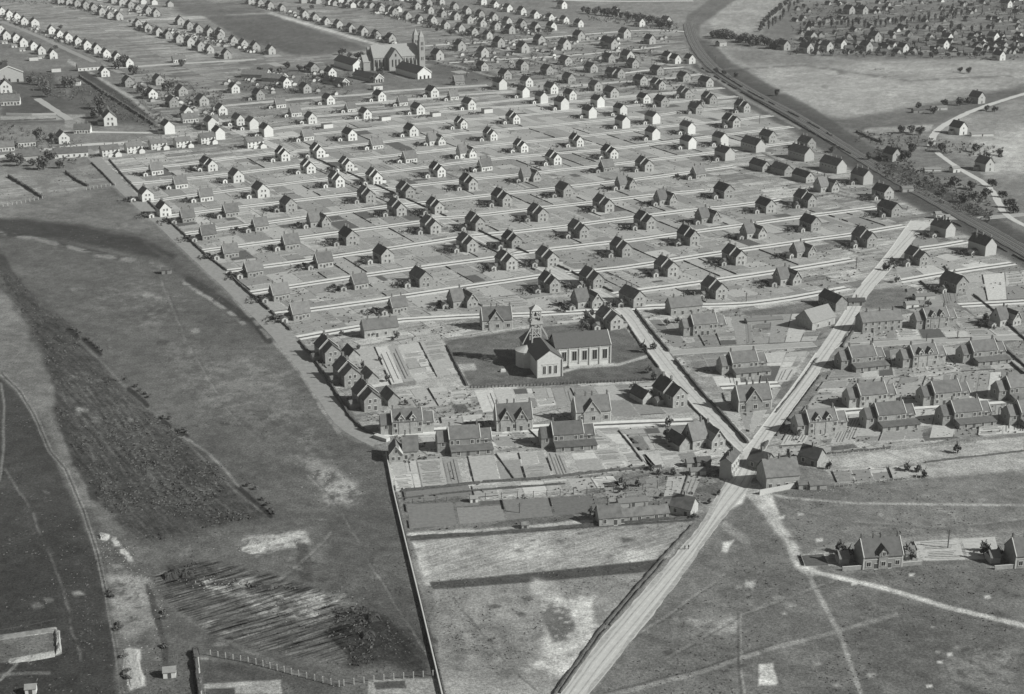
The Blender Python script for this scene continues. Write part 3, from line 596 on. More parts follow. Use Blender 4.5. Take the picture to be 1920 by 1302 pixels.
# ------------------------------------------------------------------ garden beds: thin sheets of dug or sown earth, square to the lanes
BT = [80, 96, 108, 120, 130, 140, 150, 162, 174]
BED_M = [mat('bed_%s' % nm, lin(t), 0.26, 0.7, 1.0) for nm, t in zip(('black_earth', 'dug_dark', 'dug', 'mixed', 'stubble', 'pale', 'paler', 'dry', 'chalky'), BT)]
beds = MB(); brn = random.Random(12); FENCES = []; n_fence_low = True
ROWQ = []
def bed(q, m, z):
    if m != 0 and brn.random() < .40: ROWQ.append([p.copy() for p in q])
    beds.face([Vector((p.x, p.y, z)) for p in q], m)
def pick(lo, hi):
    r = brn.random()
    return 0 if r < .035 else min(8, max(1, int(round(brn.uniform(lo, hi)))))
def column(a0, a1, b0, b1, n, lo, hi, z):
    """one plot between two edges a (top) and b (bottom), split into n beds with narrow paths"""
    if brn.random() < (.13 if n_fence_low else .34): FENCES.append((a0.copy(), b0.copy()))
    if brn.random() < .10: FENCES.append((b0.copy(), b1.copy()))
    cuts = sorted([0, 1]+[brn.uniform(.12, .88) for _ in range(n-1)])
    for c0, c1 in zip(cuts[:-1], cuts[1:]):
        if c1-c0 < .06: continue
        e = 0.012; c0 += e; c1 -= e; s0, s1 = (0.03, 0.97)
        if brn.random() < .3: s1 = brn.uniform(.5, .7)
        q = [a0.lerp(b0, c1).lerp(a1.lerp(b1, c1), s0), a0.lerp(b0, c1).lerp(a1.lerp(b1, c1), s1), a0.lerp(b0, c0).lerp(a1.lerp(b1, c0), s1), a0.lerp(b0, c0).lerp(a1.lerp(b1, c0), s0)]
        bed(q, pick(lo, hi), z)
        if s1 < .9 and brn.random() < .8:
            q = [a0.lerp(b0, c1).lerp(a1.lerp(b1, c1), s1+.04), a0.lerp(b0, c1).lerp(a1.lerp(b1, c1), .97), a0.lerp(b0, c0).lerp(a1.lerp(b1, c0), .97), a0.lerp(b0, c0).lerp(a1.lerp(b1, c0), s1+.04)]
            bed(q, pick(lo, hi), z)
def strip(A, B, Cc, D, w, lo=2, hi=8, nmax=5, dens=1.0, z=0.0048):
    """A-B top edge, D-C bottom edge (photo spots)"""
    A, B, Cc, D = P(*A), P(*B), P(*Cc), P(*D); n = max(1, int((B-A).length/w))
    for i in range(n):
        if brn.random() > dens: continue
        f0, f1 = i/n, (i+1)/n
        column(A.lerp(B, f0), A.lerp(B, f1), D.lerp(Cc, f0), D.lerp(Cc, f1), brn.randint(1, nmax), lo, hi, z)
def lane_y2(segs, x):
    for sg in segs:
        for (x0, y0), (x1, y1) in zip(sg[:-1], sg[1:]):
            if x0 <= x <= x1: return y0+(y1-y0)*(x-x0)/(x1-x0)
LK = ['w', 'v', 'x', 'y', 'z', 'a', 'b', 'c', 'd', 'e', 'f', 'g', 'h', 'i', 'j', 'k']
FR = Vector((math.sin(R(28.4)), -math.cos(R(28.4)), 0)); AL = Vector((math.cos(R(28.4)), math.sin(R(28.4)), 0))
def _px(v):
    x, y, z = v[0], v[1], v[2]-CAM_H; yc = y*sp_+z*cp; zc = y*cp-z*sp_
    return (PHOTO_W/2+FOC*x/zc, PHOTO_H/2-FOC*yc/zc)
for up, lo_ in zip(LK[:-1], LK[1:]):
    if up in ('w', 'v', 'x'): continue
    for sg in LANES[up]:
        x = sg[0][0]+2
        while x < sg[-1][0]-4:
            y = lane_y2([sg], x); p = P(x, y); w_ = brn.uniform(9, 17); q = p+AL*w_; xn = _px(q)[0]
            def depth(s):
                for k in range(6, 70):
                    t = s+FR*(k+4.2); c = _px(t); ly = lane_y2(LANES[lo_], c[0])
                    if ly is not None and c[1] >= ly-1: return max(0, k-4.5)
                return 0
            d0, d1 = depth(p), depth(q)
            if d0 > 6 and d1 > 6: column(p+FR*4.4, q+FR*4.4, p+FR*(4.4+d0), q+FR*(4.4+d1), brn.randint(2, 4), 3, 6.6, 0.0048)
            x = max(xn, x+2)
n_fence_low = False
for a in [((572, 650), (640, 640), (700, 760), (622, 700), 7, 3, 7), ((660, 655), (828, 638), (862, 700), (690, 730), 9, 5, 9, 7), ((735, 735), (870, 722), (885, 756), (760, 768), 8, 3, 8),
          ((888, 732), (1070, 726), (1078, 756), (905, 774), 8, 3, 9), ((1070, 728), (1235, 716), (1300, 772), (1100, 786), 9, 3, 8), ((705, 795), (905, 776), (910, 800), (712, 812), 8, 3, 8), ((732, 866), (1020, 846), (1036, 898), (742, 920), 9.5, 3, 9, 3), ((1022, 846), (1200, 838), (1235, 878), (1040, 897), 9.5, 3, 9, 3),
          ((780, 812), (1160, 802), (1200, 832), (800, 840), 9, 4, 9), ((1165, 806), (1290, 800), (1300, 838), (1196, 846), 8, 2, 6), ((1204, 852), (1300, 846), (1310, 862), (1216, 880), 6, 3, 8),
          ((755, 916), (880, 906), (890, 928), (760, 940), 14, 1, 3, 2), ((885, 912), (1150, 892), (1165, 912), (890, 934), 9, 5, 9, 2), ((760, 946), (1120, 930), (1128, 960), (768, 992), 16, 1, 3, 3), ((1130, 905), (1330, 888), (1310, 930), (1140, 948), 8, 1, 6, 4),
          ((1215, 600), (1560, 585), (1530, 640), (1262, 652), 10, 2, 7, 4, .8), ((1275, 668), (1515, 658), (1478, 716), (1318, 728), 10, 3, 8, 4, .8), ((1322, 735), (1466, 728), (1412, 812), (1392, 806), 9, 3, 8, 3),
          ((1600, 610), (1860, 592), (1915, 628), (1590, 646), 10, 3, 8, 4, .9), ((1575, 662), (1855, 646), (1925, 690), (1550, 712), 11, 3, 8, 4), ((1545, 716), (1925, 694), (1925, 745), (1505, 772), 11, 3, 8, 4), ((1495, 782), (1925, 756), (1925, 812), (1460, 838), 10, 3, 9, 4),
          ((1480, 842), (1560, 838), (1555, 866), (1480, 870), 7, 4, 8), ((1560, 884), (1735, 872), (1742, 893), (1570, 906), 7, 2, 8, 3), ((1800, 520), (1925, 506), (1925, 560), (1815, 566), 11, 3, 8, 3), ((1700, 542), (1790, 534), (1800, 572), (1705, 580), 9, 2, 6),
          ((1675, 498), (1800, 470), (1900, 490), (1690, 524), 11, 3, 8), ((1720, 440), (1800, 425), (1880, 450), (1705, 462), 10, 3, 7, 3, .7), ((1500, 1042), (1578, 1036), (1590, 1060), (1508, 1062), 9, 4, 7, 2), ((1712, 1016), (1870, 1006), (1880, 1048), (1728, 1052), 20, 6, 8, 1)]:
    strip(*a)
for i in range(60):     # beds scattered through the lanes' upper country
    x, y = brn.uniform(500, 1260), brn.uniform(92, 175); p = P(x, y); w_, d_ = brn.uniform(8, 20), brn.uniform(10, 30)
    bed([p, p+AL*w_, p+AL*w_-FR*d_, p-FR*d_], pick(1, 6), 0.0036)
tag(beds.build('garden_beds', BED_M), kind='structure')
fb = MB()
for a, c in FENCES:
    L_ = (c-a).length; n_ = max(1, int(L_/6))
    for i in range(n_):
        if brn.random() < .15: continue
        h_ = brn.uniform(.35, .7); p0 = a.lerp(c, i/n_)+Vector((0, 0, h_/2)); p1 = a.lerp(c, (i+.96)/n_)+Vector((0, 0, h_/2)); fb.bar(p0, p1, .08, h=h_)
tag(fb.build('plot_fences', mat('weathered_paling', 0.10, .4, 1.0)), 'hundreds of low palings and hedgelets dividing the garden plots', 'fences', kind='stuff')

vr = MB()
for q in ROWQ:
    A_, B2, C2, D2 = q     # A-B one side, D-C the other
    w1 = (B2-A_).length; w2 = (D2-A_).length
    if w1 < 2.5 or w2 < 2.5 or w1 > 60 or w2 > 60: continue
    if (A_.y > 1150): continue
    alongx = w1 < w2*.35; n_ = int((w1 if alongx else w2)/1.15)
    for i in range(1, n_):
        if brn.random() < .18: continue
        f = i/n_
        a, c = (A_.lerp(B2, f), D2.lerp(C2, f)) if alongx else (A_.lerp(D2, f), B2.lerp(C2, f))
        s0 = brn.uniform(.03, .2); s1 = brn.uniform(.7, .97); h_ = brn.uniform(.06, .2)
        vr.bar(a.lerp(c, s0)+Vector((0, 0, h_/2)), a.lerp(c, s1)+Vector((0, 0, h_/2)), brn.uniform(.2, .4), h=h_)
tag(vr.build('vegetable_rows', mat('vegetable_leaf', 0.17, .5, 1.2, 1.0)), 'low drills and rows of vegetables in the garden beds', 'plants', kind='stuff')
# ------------------------------------------------------------------ building kit (local: x along the lane, -y = front)
GRID_ROT = R(28.4)
def gable_walls(b, x0, x1, y0, y1, eave, ridge, axis, m=0):
    """closed walls with gable ends; axis = direction of the ridge"""
    if axis == 'x':
        ym = (y0+y1)/2; prof = lambda x: [(x, y0, 0), (x, y1, 0), (x, y1, eave), (x, ym, ridge), (x, y0, eave)]
        b.prism(prof(x0), (x1-x0, 0, 0), m)
    else:
        xm = (x0+x1)/2; prof = [(x0, y0, 0), (x1, y0, 0), (x1, y0, eave), (xm, y0, ridge), (x0, y0, eave)]
        b.prism(prof, (0, y1-y0, 0), m)
def gable_roof(b, x0, x1, y0, y1, eave, ridge, axis, oh=0.35, th=0.16, m=0):
    lift = 0.03
    if axis == 'x':
        ym = (y0+y1)/2; sl = (ridge-eave)/(ym-y0)
        for s, ye in ((-1, y0-oh), (1, y1+oh)):
            ze = eave-sl*oh+lift; p = [(x0-oh, ye, ze), (x0-oh, ym, ridge+lift), (x0-oh, ym, ridge+lift+th*1.3), (x0-oh, ye, ze+th)]
            b.prism(p, (x1-x0+2*oh, 0, 0), m)
    else:
        xm = (x0+x1)/2; sl = (ridge-eave)/(xm-x0)
        for s, xe in ((-1, x0-oh), (1, x1+oh)):
            ze = eave-sl*oh+lift; p = [(xe, y0-oh, ze), (xm, y0-oh, ridge+lift), (xm, y0-oh, ridge+lift+th*1.3), (xe, y0-oh, ze+th)]
            b.prism(p, (0, y1-y0+2*oh, 0), m)
def verge(b, x0, x1, y, eave, ridge, oh=0.35, w=0.34, m=0):
    """pale barge boards along a gable facing -y"""
    xm = (x0+x1)/2; sl = (ridge-eave)/(xm-x0)
    for xe in (x0-oh, x1+oh):
        ze = eave-sl*oh+0.03
        b.prism([(xe, y-oh-0.05, ze-0.05), (xm, y-oh-0.05, ridge-0.02), (xm, y-oh-0.05, ridge+w), (xe, y-oh-0.05, ze+w)], (0, 0.22, 0), m)
def win_mesh(w=1.1, h=1.5, arched=False, surround='pale', name='window'):
    b = MB(); t = 0.22
    b.box(-w/2, w/2, -0.05, 0.02, 0, h, 1)                                  # glass
    for x in (-w/2-t, w/2): b.box(x, x+t, -0.09, 0.02, 0, h, 0)
    b.box(-w/2-t, w/2+t, -0.12, 0.02, h, h+t*1.2, 0); b.box(-w/2-t-0.05, w/2+t+0.05, -0.16, 0.02, -0.16, 0, 0)
    b.box(-0.04, 0.04, -0.075, -0.045, 0, h, 0)
    return b.mesh(name, [M_pale() if surround == 'pale' else M_white(), M_dark()])
def door_mesh(w=1.1, h=2.1):
    b = MB(); b.box(-w/2, w/2, -0.07, 0.02, 0.05, h, 1); b.box(-w/2-0.15, w/2+0.15, -0.1, 0.02, h, h+0.2, 0); b.box(-w/2-0.2, w/2+0.2, -0.5, 0.02, -0.02, 0.05, 0)
    return b.mesh('door', [M_pale(), M_wood()])
def chimney_mesh(h=1.7, w=0.9, d=0.55):
    b = MB(); b.box(-w/2, w/2, -d/2, d/2, -0.8, h-0.2, 0); b.box(-w/2-0.08, w/2+0.08, -d/2-0.08, d/2+0.08, h-0.2, h, 0)
    for x in (-w/4, w/4): b.box(x-0.12, x+0.12, -0.12, 0.12, h, h+0.35, 1)
    return b.mesh('chimney', [mat('chimney_brick', 0.16, 0.25, 2.0), mat('chimney_pot', 0.2)])
WIN, WINW, DOOR, CHIM = win_mesh(), win_mesh(1.0, 1.4, surround='white'), door_mesh(), chimney_mesh()
BIGWIN = win_mesh(1.5, 1.7); TALLWIN = win_mesh(1.9, 4.6)
# placement of openings:  face '-y' (front), '+x' (right), '-x' (left)
def op(name, me, x, y, z, face='f'):
    return (name, me, (x, y, z), {'f': 0.0, 'r': R(90), 'l': R(-90), 'b': R(180)}[face])
PROTO = {}
def proto(key, fn):
    if key not in PROTO: PROTO[key] = fn()
    return PROTO[key]
def part(name, b, *mats): return (name, b.mesh(name, list(mats)), (0, 0, 0), 0.0)

def gable_house(wall, roof, win, stepped=False, blank=False, verge_m=None, w=8.3, L=13.0, eave=5.4, ridge=9.5, var=0):
    P_ = []; W_ = MB(); F = MB(); x0, x1, y0, y1 = -w/2, w/2, -L/2, L/2
    if stepped:
        ys = y0+L*0.42
        gable_walls(W_, x0, x1, ys, y1, eave+0.5, ridge+0.7, 'y'); gable_walls(W_, x0+0.9, x1-0.5, y0, ys, eave-0.1, ridge-0.6, 'y')
        gable_roof(F, x0, x1, ys, y1, eave+0.5, ridge+0.7, 'y'); gable_roof(F, x0+0.9, x1-0.5, y0, ys-0.45, eave-0.1, ridge-0.6, 'y')
        v = MB(); verge(v, x0, x1, ys, eave+0.5, ridge+0.7); P_.append(part('bargeboard', v, verge_m or M_pale()))
    else:
        gable_walls(W_, x0, x1, y0, y1, eave, ridge, 'y'); gable_roof(F, x0, x1, y0, y1, eave, ridge, 'y', oh=0.3)
    # low wash-house against the left side
    gable_walls(W_, x0-3.4, x0-0.02, -1.5, 3.0, 2.3, 3.2, 'x') if var != 2 else None
    if var != 2: gable_roof(F, x0-3.4, x0-0.38, -1.5, 3.0, 2.3, 3.2, 'x', oh=0.2)
    if var == 1:   # small lean-to on the right of the gable
        W_.box(x1+0.02, x1+2.6, y0+1.0, y0+5.0, 0, 2.2); F.prism([(x1+0.05, y0+0.7, 3.1), (x1+2.9, y0+0.7, 2.25), (x1+2.9, y0+0.7, 2.4), (x1+0.05, y0+0.7, 3.25)], (0, 4.6, 0))
    P_.append(part('wall', W_, wall)); P_.append(part('roof', F, roof))
    xc = 0.2 if stepped else 0
    if not blank:
        for x in (-1.15, 1.15): P_.append(op('window', win, xc+x, y0, 4.0 if not stepped else 3.7))
        P_.append(op('window', win, xc-1.6, y0, 1.0)); P_.append(op('door', DOOR, xc+1.2, y0, 0.0))
        for y in (y0+2.6, 1.8): P_.append(op('window', win, x0 + (0.9 if stepped and y < y0+L*0.42 else 0), y, 3.2, 'l'))
        P_.append(op('window', win, (x1-0.5 if stepped else x1), y0+2.2, 1.1, 'r'))
    rz = ridge+(0.7 if stepped else 0)
    P_.append(('chimney', CHIM, (0, y1-1.6, rz), 0)); P_.append(('chimney', CHIM, (0, (y0+L*0.42+0.8) if stepped else 0.5, rz), 0))
    if blank:
        P_.append(('chimney', CHIM, (-w/4, y1-4, rz-1.6), 0)); P_.append(('chimney', CHIM, (0, y0+1.2, rz), 0))
    return P_
def slab_house(wall, roof, win, w=9.2, d=7.8, eave=3.9, ridge=8.8, wing=False, verge_m=None):
    P_ = []; W_ = MB(); F = MB()
    gable_walls(W_, -w/2, w/2, -d/2, d/2, eave, ridge, 'x'); gable_roof(F, -w/2, w/2, -d/2, d/2, eave, ridge, 'x', oh=0.4)
    W_.box(-w/2-2.6, -w/2-0.02, -0.5, 3.0, 0, 2.2); F.prism([(-w/2-0.05, -0.8, 3.0), (-w/2-2.9, -0.8, 2.25), (-w/2-2.9, -0.8, 2.4), (-w/2-0.05, -0.8, 3.15)], (0, 4.1, 0))
    v = MB()     # pale verge on the left edge of the slab
    sl = (ridge-eave)/(d/2); oh = 0.4
    v.prism([(-w/2-0.50, -d/2-oh, eave-sl*oh+0.1), (-w/2-0.50, 0, ridge+0.1), (-w/2-0.50, 0, ridge+0.42), (-w/2-0.50, -d/2-oh, eave-sl*oh+0.36)], (0.2, 0, 0))
    P_ += [part('wall', W_, wall), part('roof', F, roof), part('bargeboard', v, M_pale())]
    for x in (-2.9, 0.9): P_.append(op('window', win, x, -d/2, 1.0))
    P_.append(op('door', DOOR, -0.8, -d/2, 0)); P_.append(op('window', win, -w/2, 0.6, 4.1, 'l')); P_.append(op('window', win, 3.2, -d/2, 1.0))
    P_ += [('chimney', CHIM, (-w/2+1.3, 0.4, ridge), R(90)), ('chimney', CHIM, (w/2-2.2, 0.4, ridge-0.1), R(90))]
    return P_
def cross_house(wall, roof, win, roof2=None):
    """tall steep slab on the left with a lower gabled wing coming forward on the right"""
    P_ = []; W_ = MB(); F = MB()
    gable_walls(W_, -6.4, 0.5, -3.6, 4.4, 4.2, 10.0, 'x'); gable_roof(F, -6.4, 0.5, -3.6, 4.4, 4.2, 10.0, 'x', oh=0.35)
    gable_walls(W_, 0.52, 7.0, -6.6, 4.0, 3.9, 8.0, 'y'); gable_roof(F, 0.9, 6.7, -6.6, 4.0, 4.1, 7.9, 'y', oh=0.45)
    v = MB(); verge(v, 0.9, 6.7, -6.6, 4.1, 7.9, 0.45); P_.append(part('bargeboard', v, M_pale()))
    P_ += [part('wall', W_, wall), part('roof', F, roof)]
    for x in (2.4, 5.1): P_.append(op('window', win, x, -6.6, 1.1))
    P_.append(op('window', win, 3.8, -6.6, 4.6)); P_.append(op('door', DOOR, -0.9, -3.6, 0)); P_.append(op('window', win, -3.8, -3.6, 1.2))
    P_.append(op('window', win, -6.4, 0.4, 5.0, 'l'))
    P_ += [('chimney', CHIM, (-0.6, 0.4, 10.0), R(90)), ('chimney', CHIM, (3.8, 1.8, 7.8), 0)]
    return P_
def terrace_house(wall, roof, kind='plain'):
    """double cottage: tall middle block, lower side wings, kitchen range in front"""
    P_ = []; W_ = MB(); F = MB(); T_m = MB(); w, d = 12.6, 8.4
    gable_walls(W_, -w/2, w/2, -d/2, d/2, 5.8, 9.6, 'x'); gable_roof(F, -w/2+0.35, w/2-0.35, -d/2, d/2, 5.8, 9.6, 'x', oh=0.33)
    for s in (-1, 1):
        xa, xb = (s*w/2+s*0.02, s*(w/2+4.6)); a, c = min(xa, xb), max(xa, xb)
        gable_walls(W_, a, c, -d/2+0.8, d/2-0.6, 4.4, 7.7, 'x'); gable_roof(F, a+0.32, c-0.32, -d/2+0.8, d/2-0.6, 4.4, 7.7, 'x', oh=0.3)
    oh = 0.34; sl = 3.8/4.2
    for xe in (-w/2-0.12, w/2-0.2, ):   # parapet gable copings
        T_m.prism([(xe, -d/2-oh, 5.8-sl*oh+0.12), (xe, 0, 9.8), (xe, 0, 10.05), (xe, -d/2-oh, 5.8-sl*oh+0.42)], (0.32, 0, 0))
        T_m.prism([(xe, d/2+oh, 5.8-sl*oh+0.12), (xe, 0, 9.8), (xe, 0, 10.05), (xe, d/2+oh, 5.8-sl*oh+0.42)], (0.32, 0, 0))
    for xe in (w/2+4.5, ):
        T_m.prism([(xe, -3.8, 4.35), (xe, 0.1, 7.8), (xe, 0.1, 8.0), (xe, -3.8, 4.65)], (0.3, 0, 0))
    T_m.box(-w/2, w/2, -d/2-0.08, -d/2+0.02, 5.1, 5.3); T_m.box(-w/2, w/2, -d/2-0.06, -d/2+0.02, 2.9, 3.05)
    if kind != 'long':   # front kitchen range with dull roof
        W_.box(-w/2+0.3, w/2+4.4, -d/2-4.4, -d/2-0.02, 0, 2.1) if kind == 'plain' else None
        if kind == 'plain': F.prism([(-w/2+0.1, -d/2-4.8, 2.12), (-w/2+0.1, -d/2-0.1, 2.9), (-w/2+0.1, -d/2-0.1, 3.05), (-w/2+0.1, -d/2-4.8, 2.28)], (w+4.5, 0, 0))
    if kind == 'dormer':
        for xc in (-2.5, 2.2):
            gable_walls(W_, xc-1.1, xc+1.1, -d/2-0.15, -0.8, 7.2, 8.7, 'y'); gable_roof(F, xc-1.1, xc+1.1, -d/2-0.15, -0.6, 7.2, 8.7, 'y', oh=0.3)
            v = MB(); verge(v, xc-1.1, xc+1.1, -d/2-0.15, 7.2, 8.7, 0.3, 0.3); P_.append(part('bargeboard', v, M_white())); P_.append(op('window', WINW, xc, -d/2-0.15, 5.7))
    P_ += [part('wall', W_, wall), part('roof', F, roof), part('coping', T_m, M_pale())]
    hi = 3.35
    for x in (-5.2, -2.9, 2.9, 5.2): P_.append(op('window', WIN, x, -d/2, hi+0.1))
    if kind != 'plain':
        for x in (-4.8, 4.8): P_.append(op('window', WIN, x, -d/2, 1.0))
        for x in (-1.4, 1.4): P_.append(op('door', DOOR, x, -d/2, 0))
    else:
        for x in (-3.2, 4.4, 8.6): P_.append(op('window', WIN, x, -d/2-4.4, 0.5))
        P_.append(op('door', DOOR, 0.6, -d/2-4.4, 0))
    P_.append(op('window', WIN, -w/2-2.3, -d/2+0.8, 2.6)); P_.append(op('window', WIN, w/2+2.3, -d/2+0.8, 3.0))
    P_.append(op('window', WIN, -w/2-4.62, 0, 2.2, 'l'))
    P_ += [('chimney', CHIM, (-w/2+0.7, 0.1, 9.5), R(90)), ('chimney', CHIM, (w/2-0.9, 0.1, 9.5), R(90))]
    return P_
def manor(wall, roof, two=False, hw=None, ge=6.4, gr=8.8, off=0.0, dk=True):
    """bigger staff house: broad roof, central front gable"""
    P_ = []; W_ = MB(); F = MB(); w, d = 15.0, 9.0
    gable_walls(W_, -w/2, w/2, -d/2, d/2, 5.2, 10.4, 'x'); gable_roof(F, -w/2+0.35, w/2-0.35, -d/2, d/2, 5.2, 10.4, 'x', oh=0.35)
    xs = (-3.4, 3.0) if two else (off,); hw = hw or 1.7
    for xc in xs:
        gable_walls(W_, xc-hw, xc+hw, -d/2-0.3, -0.2, ge, gr, 'y'); gable_roof(F, xc-hw, xc+hw, -d/2-0.3, -0.2, ge, gr, 'y', oh=0.25)
        v = MB(); verge(v, xc-hw, xc+hw, -d/2-0.3, ge, gr, 0.27, 0.3 if hw > 2 else 0.2); P_.append(part('bargeboard', v, M_pale() if hw > 2 else M_wood())); P_.append(op('window', WIN, xc, -d/2-0.3, 5.3))
    T_m = MB(); oh = .36; sl = 5.2/4.5
    for xe in (-w/2-0.1, w/2-0.15):
        T_m.prism([(xe, -d/2-oh, 5.2-sl*oh+0.1), (xe, 0, 10.55), (xe, 0, 10.85), (xe, -d/2-oh, 5.2-sl*oh+0.45)], (0.32, 0, 0)); T_m.prism([(xe, d/2+oh, 5.2-sl*oh+0.1), (xe, 0, 10.55), (xe, 0, 10.85), (xe, d/2+oh, 5.2-sl*oh+0.45)], (0.32, 0, 0))
    T_m.box(-w/2, w/2, -d/2-0.1, -d/2+0.02, 3.7, 3.95); T_m.box(-w/2-0.04, -w/2+0.5, -d/2-0.05, -d/2+0.03, 0, 5.0); T_m.box(w/2-0.5, w/2+0.04, -d/2-0.05, -d/2+0.03, 0, 5.0)
    P_ += [part('wall', W_, wall), part('roof', F, roof), part('coping', T_m, M_pale())]
    for x in (-5.4, 0.0, 5.4): P_.append(op('window', BIGWIN, x, -d/2-(0.3 if abs(x) < hw and not two else 0), 1.2))
    for x in (-2.6, 2.6): P_.append(op('door', DOOR, x, -d/2-(0.3 if two and abs(abs(x)-3) < hw else 0), 0))
    # side annexes and yard walls
    for s in (-1, 1):
        A = MB(); B_ = MB(); xa = s*(w/2+5.2); A.box(min(s*(w/2+3.2), xa+s*1.8), max(s*(w/2+3.2), xa+s*1.8), 0.2, 4.6, 0, 2.6)
        P_.append(part('outbuilding', A, wall)); xa0, xa1 = min(s*(w/2+3.0), xa+s*2.0), max(s*(w/2+3.0), xa+s*2.0)
        gable_roof(B_, xa0+0.3, xa1-0.3, 0.2, 4.6, 2.62, 4.6, 'x', oh=0.3); P_.append(part('outbuilding_roof', B_, roof))
        Y = MB(); Y.box(min(s*(w/2+0.02), s*(w/2+7.5)), max(s*(w/2+0.02), s*(w/2+7.5)), -d/2+0.2, -d/2+0.5, 0, 1.5); Y.box(min(s*(w/2+0.02), s*(w/2+7.6)), max(s*(w/2+0.02), s*(w/2+7.6)), -d/2+0.15, -d/2+0.55, 1.52, 1.7, 1)
        P_.append(part('yard_wall', Y, wall, M_pale()))
    for x in (-w/2+0.6, 0.4, w/2-0.7, -2.4): P_.append(('chimney', CHIM, (x, 0.2, 10.4), R(90)))
    return P_
def far_house(wall, roof, w=7.2, L=10.0, eave=5.0, ridge=8.8, name='house_body'):
    b = MB(); gable_walls(b, -w/2, w/2, -L/2, L/2, eave, ridge, 'y', 0); gable_roof(b, -w/2, w/2, -L/2, L/2, eave, ridge, 'y', oh=0.3, m=1)
    b.box(-0.4, 0.4, -L/2-0.05, -L/2+0.01, 4.0, 5.1, 2); b.box(-0.1, 0.8, -L/2-0.05, -L/2+0.01, 0.2, 2.1, 2)
    b.box(-0.5, 0.5, 0, 0.8, ridge-0.6, ridge+1.4, 1); b.box(-w/2-2.5, -w/2-0.02, 0, 3, 0, 2.3, 0); b.prism([(-w/2-0.04, -.2, 2.9), (-w/2-2.7, -.2, 2.33), (-w/2-2.7, -.2, 2.5), (-w/2-0.04, -.2, 3.05)], (0, 3.4, 0), 1)
    return b.mesh(name, [wall, roof, M_dark()])
def long_house(wall, roof, w=22.0, d=8.0, eave=5.4, ridge=8.2, nwin=5, hip=False, ch=3, two=True):
    P_ = []; W_ = MB(); F = MB()
    if hip:
        W_.box(-w/2, w/2, -d/2, d/2, 0, eave); o = 0.4; a = d/2*0.9
        p = [(-w/2-o, -d/2-o, eave+.02), (w/2+o, -d/2-o, eave+.02), (w/2+o, d/2+o, eave+.02), (-w/2-o, d/2+o, eave+.02)]; r0, r1 = (-w/2+a, 0, ridge), (w/2-a, 0, ridge)
        F.face([p[0], p[1], r1, r0]); F.face([p[1], p[2], r1]); F.face([p[2], p[3], r0, r1]); F.face([p[3], p[0], r0]); F.face(p[::-1])
    else:
        gable_walls(W_, -w/2, w/2, -d/2, d/2, eave, ridge, 'x'); gable_roof(F, -w/2, w/2, -d/2, d/2, eave, ridge, 'x', oh=0.35)
    P_ += [part('wall', W_, wall), part('roof', F, roof)]
    for i in range(nwin):
        x = -w/2+w*(i+0.5)/nwin
        if two: P_.append(op('window', WIN, x, -d/2, 3.4))
        P_.append(op('door' if i % 3 == 1 else 'window', DOOR if i % 3 == 1 else WIN, x+(0.01 if i % 3 == 1 else 0), -d/2, 0 if i % 3 == 1 else 0.9))
    for i in range(ch): P_.append(('chimney', CHIM, (-w/2+w*(i+0.5)/ch, 0, ridge-(0.1)), R(90)))
    return P_
def annex_row(wall, roof):      # white double house with low gabled outhouse in front (street of whitewashed pairs)
    P_ = long_house(wall, roof, 13.5, 8.0, 5.2, 8.4, 4, ch=2)
    W_ = MB(); F = MB(); gable_walls(W_, 1.2, 6.2, -11.2, -6.6, 2.6, 4.4, 'y'); gable_roof(F, 1.2, 6.2, -11.2, -6.6, 2.6, 4.4, 'y', oh=0.25); W_.box(-3.6, 1.18, -8.6, -6.6, 0, 2.2)
    P_ += [part('outhouse', W_, wall), part('outhouse_roof', F, roof)]
    return P_

def place(key, pos, rz, label, cat='house', group=None, name='house', sc=1.0):
    """one thing: Empty at its base, each part a child (copies share mesh data)"""
    t = empty(name, pos, rz, label, cat, group)
    if sc != 1.0: t.scale = (sc, sc, sc)
    roof_o = None
    for nm, me, loc, r in PROTO[key]:
        if nm == 'roof': roof_o = link(nm, me, t, loc, r)
    for nm, me, loc, r in PROTO[key]:      # chimneys, barge boards and copings belong to the roof
        if nm != 'roof': link(nm, me, roof_o if nm in ('chimney', 'bargeboard', 'coping') else t, loc, r)
    return t

W_, B_, RO, SL = M_white(), M_brick(), M_roof(), M_slate()
PROTO['W'] = gable_house(W_, RO, WINW)
PROTO['W1'] = gable_house(W_, RO, WINW, w=8.2, L=10.5, var=2)
PROTO['w'] = gable_house(W_, RO, WINW, stepped=True, verge_m=M_white())
PROTO['P'] = gable_house(W_, RO, WINW, blank=True, w=8.2, L=13.0, eave=6.8, ridge=10.6)
PROTO['Q'] = gable_house(M_render(), RO, WIN, blank=True, w=9.2, L=15.0, eave=6.4, ridge=10.6)
PROTO['B'] = gable_house(B_, RO, WIN, w=8.6, L=13.5)
PROTO['b'] = gable_house(B_, RO, WIN, stepped=True, w=9.0, L=14, var=0)
PROTO['v'] = gable_house(B_, RO, WIN, stepped=True, w=9.0, L=14, var=1)
PROTO['x'] = gable_house(W_, RO, WINW, stepped=True, var=1, verge_m=M_white())
PROTO['S'] = slab_house(B_, SL, WIN); PROTO['s'] = slab_house(W_, SL, WINW)
PROTO['T'] = cross_house(B_, SL, WIN); PROTO['t'] = cross_house(W_, SL, WINW)
PROTO['R'] = terrace_house(B_, SL, 'plain'); PROTO['D'] = terrace_house(B_, SL, 'dormer'); PROTO['L'] = terrace_house(B_, SL, 'long')
PROTO['M'] = manor(B_, SL); PROTO['N'] = manor(B_, SL, True)
PROTO['X'] = annex_row(W_, SL)
PROTO['H'] = long_house(B_, SL, 17, 8, 4.4, 8.4, 4, ch=3, two=False)
